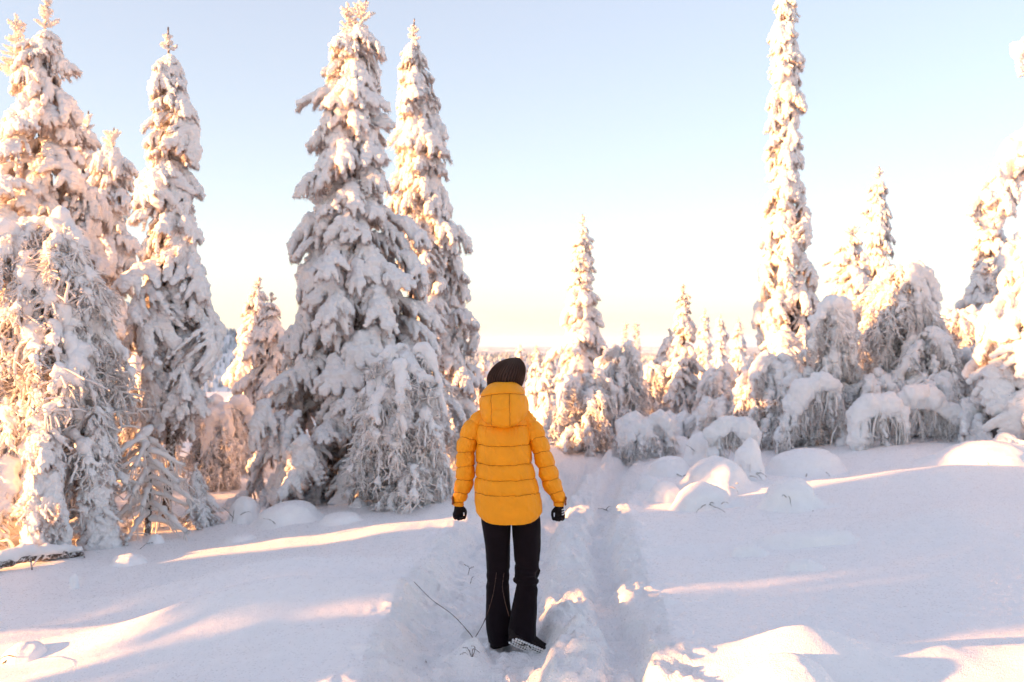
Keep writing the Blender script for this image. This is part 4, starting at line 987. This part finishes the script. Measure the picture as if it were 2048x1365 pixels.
weeping('birch_shrub', 'low white shrub lit warm between the bare spruce trunk and central spruce', 440, 800, 60, 12.6, 63, n_arc=8, n_str=360, snow=1.8, cat='shrub')
weeping('birch_shrub', 'brushy frosted shrub at the right foot of the frost-hung central birch', 905, 800, 55, 13.0, 64, n_arc=8, n_str=320, snow=1.2, cat='shrub')
weeping('birch_shrub', 'low snowy shrub spreading in front of the dome-shaped birch', 1290, 848, 66, 14.0, 65, n_arc=8, n_str=300, snow=1.9, cat='shrub')
weeping('birch_shrub', 'tangled frosted shrub in front of the low round birch', 1350, 835, 50, 14.6, 66, n_arc=7, n_str=280, snow=1.5, cat='shrub')
weeping('birch_shrub', 'frosted thicket glowing behind the bare trunk at left', 250, 700, 120, 12.4, 67, n_arc=9, n_str=420, snow=1.3, cat='shrub')
for q, (lab, x, tp, hw_, dd, sn) in enumerate([
    ('frosted shrub at the left end of the bowed saplings', 1600, 745, 66, 13.8, 1.3), ('frosted shrub behind the front hoop', 1745, 745, 70, 13.7, 1.3), ('frosted shrub right of the front hoop', 1865, 745, 70, 13.6, 1.3),
    ('sunlit frosted shrub left of the golden spruce', 1950, 690, 66, 14.8, 1.4), ('low frosted shrub under the columnar spruce', 1500, 770, 60, 14.8, 1.3), ('warm-lit frosted birch rising behind the bowed saplings', 1735, 600, 66, 15.4, 1.3),
    ('buried shrub at the right-hand edge of the bank', 2010, 780, 84, 13.1, 1.8), ('frosted shrub between the ringlet sapling and the arching birch', 1430, 800, 54, 14.4, 1.3)]):
    weeping('birch_shrub', lab, x, tp, hw_, dd, 160+q, n_arc=8, n_spray=100, snow=sn, cat='shrub', group='frosted shrubs on the right bank')
# saplings bowed into hoops
HO = 'saplings bowed under rolls of snow'
arch('bent_sapling', 'thick white hoop of a bowed sapling at the front of the right-hand group', [(1722,915),(1712,850),(1745,805),(1795,815),(1812,860)], 12.6, [17,24,22,22,12], 71, group=HO, hang=40)
arch('bent_sapling', 'bowed sapling sweeping right from the front hoop to the ground', [(1790,900),(1800,815),(1850,795),(1905,825),(1935,860)], 12.9, [8,15,22,17,13], 72, group=HO, hang=40)
arch('bent_sapling', 'bowed sapling curving left under the snow-plastered birch', [(1690,880),(1668,775),(1615,775),(1575,830),(1560,880)], 13.2, [10,13,20,16,15], 73, group=HO, hang=40)
0 and arch('bent_sapling', 'small inner hoop of snow left of the front hoop', [(1670,885),(1650,822),(1610,822),(1585,870)], 12.9, [9,14,16,12], 74, group=HO, hang=30)
arch('bent_sapling', 'high curling snow-rolled stem at the top of the plastered birch', [(1668,760),(1672,640),(1660,605),(1632,640),(1624,690)], 13.6, [14,16,18,14,8], 75, group=HO, hang=20)
arch('bent_sapling', 'pale ringlet of a bowed sapling behind the snow mounds', [(1492,930),(1500,880),(1470,845),(1432,862),(1428,905)], 12.2, [22,23,20,19,14], 76, group=HO, hang=24, hang_len=0.2)
arch('bent_spruce', 'sunlit treetop bowed in from the right edge under heavy snow', [(2170,560),(2150,330),(2090,262),(2030,300),(1992,360),(1978,400)], 13.0, [22,26,28,25,18,9], 77, cat='spruce tree', hang=0, hang_len=0.25, boughs=110, sprays=0)
arch('bent_spruce', 'snow-tipped bough reaching in at the upper right edge', [(2180,330),(2140,160),(2085,92),(2040,98)], 12.4, [18,22,22,17], 78, cat='spruce tree', hang=0, boughs=14, sprays=0)
spruce('snow_clad_spruce', 'golden sunlit spruce buried in bulging snow at the right edge', [(470,2062,16),(540,2055,46),(620,2045,66),(690,2040,90),(760,2032,116),(840,2030,145)], 12.4, 79, mix=('fat',), fat=1.55, droop=(30, 44), n_around=5, rime_top=0.01, split=True)
# snow mounds over buried shrubs
mound('snow_mound', 'largest smooth mound with a drooping lip, in front of the ringlet sapling', 1430, 985, 135, 62, 81, parts=[(-55,-12,60,60),(58,4,90,40)], twigs=2)
mound('snow_mound', 'mound with a dark hollow right in front of the largest mound', 1405, 1015, 115, 42, 82, parts=[(-32,-10,50,50),(50,0,80,34)], twigs=5)
mound('snow_mound', 'round warm-edged mound left of the largest mound', 1330, 1000, 66, 34, 83, parts=[(10,-6,40,34)])
mound('snow_mound', 'flat grey-twigged mound farther back beside the track', 1338, 948, 84, 30, 84, twigs=3)
mound('snow_mound', 'small half-sunken mound left of the round warm-edged one', 1300, 978, 46, 22, 85)
mound('snow_mound', 'broad mound with a curled lip right of the largest mound', 1580, 1012, 105, 48, 86, parts=[(-30,-8,55,54),(55,4,70,26)], twigs=3)
mound('snow_mound', 'wide pale mound before the bowed sapling hoops', 1610, 945, 150, 40, 87, parts=[(-45,0,60,46)], twigs=2)
mound('snow_mound', 'tilted stump-like block of rimed snow below the ringlet sapling', 1500, 958, 50, 70, 88, parts=[(-8,-44,52,56),(6,-20,44,50)], twigs=5, cat='snow mound', hang=10)
mound('snow_mound', 'sunlit bulb of snow left of the ringlet sapling', 1400, 905, 62, 58, 89, twigs=4, d=12.8, hang=16)
mound('snow_mound', 'low sunlit cushion of snow where the track meets the trees', 1275, 917, 44, 20, 90)
mound('snow_mound', 'long sunlit drift cushion left of the sunlit bulb', 1350, 908, 86, 30, 91)
mound('snow_mound', 'long comma-shaped snow ripple on the right slope', 1620, 1085, 190, 24, 92, parts=[(-62,14,70,34)], depth=0.35)
mound('snow_mound', 'small almond-shaped bump left of the comma-shaped ripple', 1495, 1110, 72, 20, 93, depth=0.5)
mound('snow_mound', 'lowest faint bump beneath the comma-shaped ripple', 1605, 1138, 78, 20, 94, depth=0.5)
mound('snow_mound', 'domed mound at the left foot of the broad central spruce', 490, 1040, 64, 40, 95, twigs=3, parts=[(-8,-22,40,34)])
mound('snow_mound', 'wide cushion right of the domed mound under the central spruce', 575, 1040, 120, 34, 96, parts=[(-32,-8,60,34),(36,-2,60,26)], twigs=2)
mound('snow_mound', 'flat cushion in front of the central spruce', 682, 1042, 80, 15, 97)
mound('snow_mound', 'round cushion left of the walker beyond the track', 872, 990, 60, 24, 98, parts=[(-12,-6,34,24)])
mound('snow_mound', 'pale egg-shaped mound on the left slope', 258, 1125, 66, 16, 99)
mound('snow_mound', 'low rounded mound below the domed one on the left slope', 478, 1080, 64, 11, 100)
mound('snow_mound', 'tiny bump with a dark twig on the left slope', 312, 1085, 32, 16, 101, twigs=1)
mound('snow_mound', 'thin snow finger standing on the left slope', 150, 1175, 20, 26, 102, parts=[(-4,-16,14,26)])
mound('snow_mound', 'sunlit knob with a brown leafy tip in the bottom left corner', 50, 1312, 80, 22, 103, twigs=2)
mound('snow_mound', 'heaped snow mass at the right edge beneath the golden spruce', 1990, 915, 200, 26, 104, parts=[(-90,4,110,34),(50,-8,110,40)], twigs=4, depth=0.7)
mound('snow_mound', 'bulging foreground mound at the bottom edge right of the track', 1580, 1375, 200, 44, 105, depth=0.6)
def log():
    a, b = np.array(on_ground(-40, 1150)), np.array(on_ground(165, 1112)); a[2] += 0.035; b[2] += 0.0
    root = empty('fallen_log', a, 'dark fallen log under snow at the left edge', 'log'); P = np.array([a-a, (b-a)*0.4 + np.array([0, 0, 0.05]), (b-a)*0.8 + np.array([0, 0, 0.03]), b-a])
    v, f = tubes(bez(P, 30), np.linspace(0.05, 0.028, 30)*(1+0.1*rng.standard_normal(30)), 10); mobj('trunk', mesh_np('trunk', v, f, M['bark']), root)
    v, f = snow_tube(P + np.array([0, 0, 0.045]), [0.035, 0.045, 0.03, 0.02], 5, voxel=0.016, amps=((6, 0.012), (18, 0.008))); mobj('snow_load', mesh_np('snow_load', v, f, M['snow']), root)
    for q in range(7):
        c = bez(P, 30)[3+q*4]; t = np.linspace(0, 1, 8)[:, None]; dv = np.array([0.9*(-1)**q*rng.random(), -0.5, 0.25+0.3*rng.random()]); L = 0.12+0.2*rng.random()
        v, f = tubes(c + dv*L*t + np.array([0, 0, -0.5])*L*t**2, np.linspace(0.014, 0.006, 8), 5); mobj('branch', mesh_np('branch', v, f, M['rime'] if q % 2 else M['bark']), root)
log()

# dry stalks poking through the snow beside the walker
def stalks(label, stems, d, rad=0.0024, name='dry_stalk', z0=None):
    """stems: photo polylines"""
    b = at(*stems[0][0], d)
    if z0 is None:                                                # stand on the snow: slide along the sight line until the foot meets it
        X, d, Z = on_ground(*stems[0][0]); b = at(*stems[0][0], d)
    root = empty(name, b, label, 'plant')
    for st in stems:
        p = bez([at(x, y, d + 0.15*i/len(st)*0) for i, (x, y) in enumerate(st)] - b, 26); p[:, 1] += 0.02*np.sin(np.linspace(0, 3, 26))
        rr = np.linspace(rad, rad*0.5, 26)*(1+0.25*rng.standard_normal(26)).clip(0.7, 1.5); v, f = tubes(p, rr, 6); mobj('stem', mesh_np('stem', v, f, M['twig']), root)
        g = Geo(); g.add(*blobs(p[8:25:3] + rng.standard_normal((6, 3))*0.002, np.full(6, rad*1.15))); o = mobj('buds', g.mesh('buds', M['twig']), root); o['kind'] = 'stuff'
stalks('thin forked dry birch shoot in front of the walker, one stem leaning far left', [[(950,1290),(942,1272),(905,1232),(862,1200),(828,1164)], [(946,1282),(968,1245),(985,1195),(993,1145)]], 5.36, z0=0)
stalks('single curved dry shoot against the trousers', [[(1018,1232),(1010,1205),(1005,1175),(1008,1146)]], 5.38, z0=0)
stalks('small bent twig on the left bank of the track', [[(936,1150),(938,1136),(926,1128)], [(938,1138),(948,1134)]], 6.3, 0.002)
stalks('tiny curved twig below the bent twig on the left bank', [[(941,1168),(943,1158),(947,1153)]], 6.2, 0.002)
stalks('tuft of dry grass poking out behind the heels', [[(944,1318),(936,1300),(925,1296)], [(944,1318),(946,1300),(960,1306)], [(944,1318),(950,1298),(942,1292)], [(944,1318),(930,1308),(920,1310)]], 5.28, 0.0018)
stalks('short horizontal twig at the bottom edge of the track', [[(960,1352),(970,1349),(979,1352)]], 5.0, 0.0018)
stalks('frosted twig lying on the bank right of the hand', [[(1216,1022),(1206,1018),(1196,1017)], [(1212,1020),(1219,1012)]], 9.6, 0.003)
stalks('tiny reddish twig at the left of the track foreground', [[(854,1332),(852,1326),(850,1322)]], 5.2, 0.0015)

# ------------------------------------------------------------------ the wood to the left, outside the picture, that shades the foreground
TS = math.tan(-SUN_FWD)      # each tree stands on the sun's line through (0, y0)
OFFT = [(-8.6, 2.7, 1, 5.2, 0.25, 'bare-footed snowy spruce beyond the left edge, nearest the camera'), (-9.4, 5.3, 2, 5.4, 0.07, 'snowy spruce beyond the left edge, level with the walker'),
        (-9.9, 6.9, 5, 5.2, 0.35, 'bare-footed snowy spruce beyond the left edge, next after the one level with the walker'),  # bare-footed crowns are raised so low sun passes under to the drifts
        (-10.6, 8.45, 3, 5.0, 0.06, 'snowy spruce beyond the left edge abreast of the birch'), (-13.0, 6.4, 6, 5.8, 0.38, 'bare-footed snowy spruce in the second row beyond the left edge'), (-13.5, 7.9, 4, 6.0, 0.25, 'tall snowy spruce deepest in the wood beyond the left edge')]
for (x, y0, s, hz, c0, lab) in OFFT:
    y = y0 + x*TS
    base = gz(x, y); P = [(base+hz*t, x, w) for t, w in ((1, 0.05), (0.85, 0.3), (0.6, 0.6), (max(c0+0.05, 0.3), 0.85), (c0, 0.9))]
    spruce('spruce_tree', lab, P, y, 600+s, mix=('paw', 'hang'), group=OFF, dens=1.25 if s == 2 else 0.9, base=(x, base-0.1), world=True)

# ------------------------------------------------------------------ far hill with its wood, and the haze
def far_land():
    xs = np.linspace(-1400, 900, 150); ys = np.linspace(700, 1700, 60); X, Y = np.meshgrid(xs, ys)
    crest = np.interp(X/Y*FPX+1024, [-600, -250, 0, 250, 410, 480, 560, 800, 960, 1300, 1800], [102, 100, 90, 50, 17, 11, 0, -15, -19, -21, -30])  # rise at the left is added, mostly hidden, to shade the visible hill
    def hz(X, Y, crest):
        e = sstep(700, 1250, Y)*(1 - sstep(1350, 1700, Y)); side = sstep(-1400, -1000, X)*(1-sstep(600, 900, X))
        return -118 + (crest - 4 + 118)*e*side + 3*fbm(X/90, Y/90, 0, 3, 77)*e
    Z = hz(X, Y, crest); ny, nx = X.shape; V = np.stack([X, Y, Z], -1).reshape(-1, 3)
    i = (np.arange(ny-1)[:, None]*nx + np.arange(nx-1)[None]).ravel(); o = mobj('hill', mesh_np('hill', V, np.stack([i, i+1, i+1+nx, i+nx], -1), M['ground'])); o['kind'] = 'structure'; o['label'] = 'long wooded hill across the valley'
    r = np.random.default_rng(5); n = 15000
    x = r.uniform(-900, 500, n); y = r.uniform(760, 1420, n); px = x/y*FPX+1024; keep = (px > -200) & (px < 1900); x, y, px = x[keep], y[keep], px[keep]; n = len(x)
    c = np.interp(px, [-600, -250, 0, 250, 410, 480, 560, 800, 960, 1300, 1800], [102, 100, 90, 50, 17, 11, 0, -15, -19, -21, -30]); z = hz(x, y, c); h = r.uniform(5, 10.5, n); w = h*r.uniform(0.16, 0.24, n)
    m = 6; a = np.linspace(0, 6.283, m, endpoint=False); prof = [(0.02, 1.0), (0.35, 0.72), (0.38, 0.85), (0.7, 0.36), (0.72, 0.45), (1.0, 0.03)]
    rings = np.stack([np.stack([x[:, None] + w[:, None]*pr*np.cos(a)*(0.75+0.5*r.random((n, m))), y[:, None] + w[:, None]*pr*np.sin(a)*(0.75+0.5*r.random((n, m))), np.repeat((z + h*t)[:, None], m, 1)], -1) for t, pr in prof], 1)
    nv = len(prof)*m; V = rings.reshape(-1, 3); ii = np.arange(len(prof)-1)[:, None]*m; j = np.arange(m)[None]; q = np.stack([ii+j, ii+(j+1) % m, ii+m+(j+1) % m, ii+m+j], -1).reshape(-1, 4)
    F = (q[None] + (np.arange(n)*nv)[:, None, None]).reshape(-1, 4)
    mt, nd, b, oo = new_mat('far_wood_haze_tint'); g = nnode(nd, 'ShaderNodeNewGeometry'); rp = ramp(nd, g.outputs['Random Per Island'], [(0.0, (0.12, 0.18, 0.23)), (1.0, (0.60, 0.68, 0.76))]); nd.links.new(rp.outputs[0], b.inputs['Base Color']); b.inputs['Roughness'].default_value = 0.9  # blue of shade and haze painted into the white frosted trees
    o = mobj('forest', mesh_np('forest', V, F, mt)); tag(o, 'snowy forest tinted haze-blue covering the hill across the valley', 'forest', kind='stuff')
    # patchwork of woods on the plain below
    n = 260; x = r.uniform(-9000, 9000, n); y = r.uniform(3500, 16000, n)
    C = np.stack([x, y, height(x, y)], -1); R = np.stack([r.uniform(200, 900, n), r.uniform(60, 300, n), r.uniform(6, 16, n)], -1)
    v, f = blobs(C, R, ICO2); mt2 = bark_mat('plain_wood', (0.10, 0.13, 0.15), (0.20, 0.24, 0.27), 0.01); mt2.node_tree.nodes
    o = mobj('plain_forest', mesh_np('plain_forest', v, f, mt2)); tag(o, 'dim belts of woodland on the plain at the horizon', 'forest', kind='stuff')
far_land()
def haze_box():
    m = bpy.data.materials.new('air'); m.use_nodes = True; n = m.node_tree; n.nodes.clear(); out = n.nodes.new('ShaderNodeOutputMaterial'); v = n.nodes.new('ShaderNodeVolumePrincipled')
    v.inputs['Color'].default_value = (0.62, 0.80, 1.0, 1); v.inputs['Density'].default_value = HAZE; v.inputs['Anisotropy'].default_value = 0.2
    n.links.new(v.outputs[0], out.inputs['Volume'])
    lo, hi = (-31500, -150, -140), (31500, 31500, 128)
    V = [(x, y, z) for z in (lo[2], hi[2]) for x, y in ((lo[0], lo[1]), (hi[0], lo[1]), (hi[0], hi[1]), (lo[0], hi[1]))]
    o = mobj('haze', mesh_np('haze', V, [[3,2,1,0],[4,5,6,7],[0,1,5,4],[1,2,6,5],[2,3,7,6],[3,0,4,7]], m, False)); o['kind'] = 'stuff'; o['label'] = 'thin bluish winter haze'
HAZE = 5e-5
haze_box()

for o in PENDING: COL.objects.link(o)
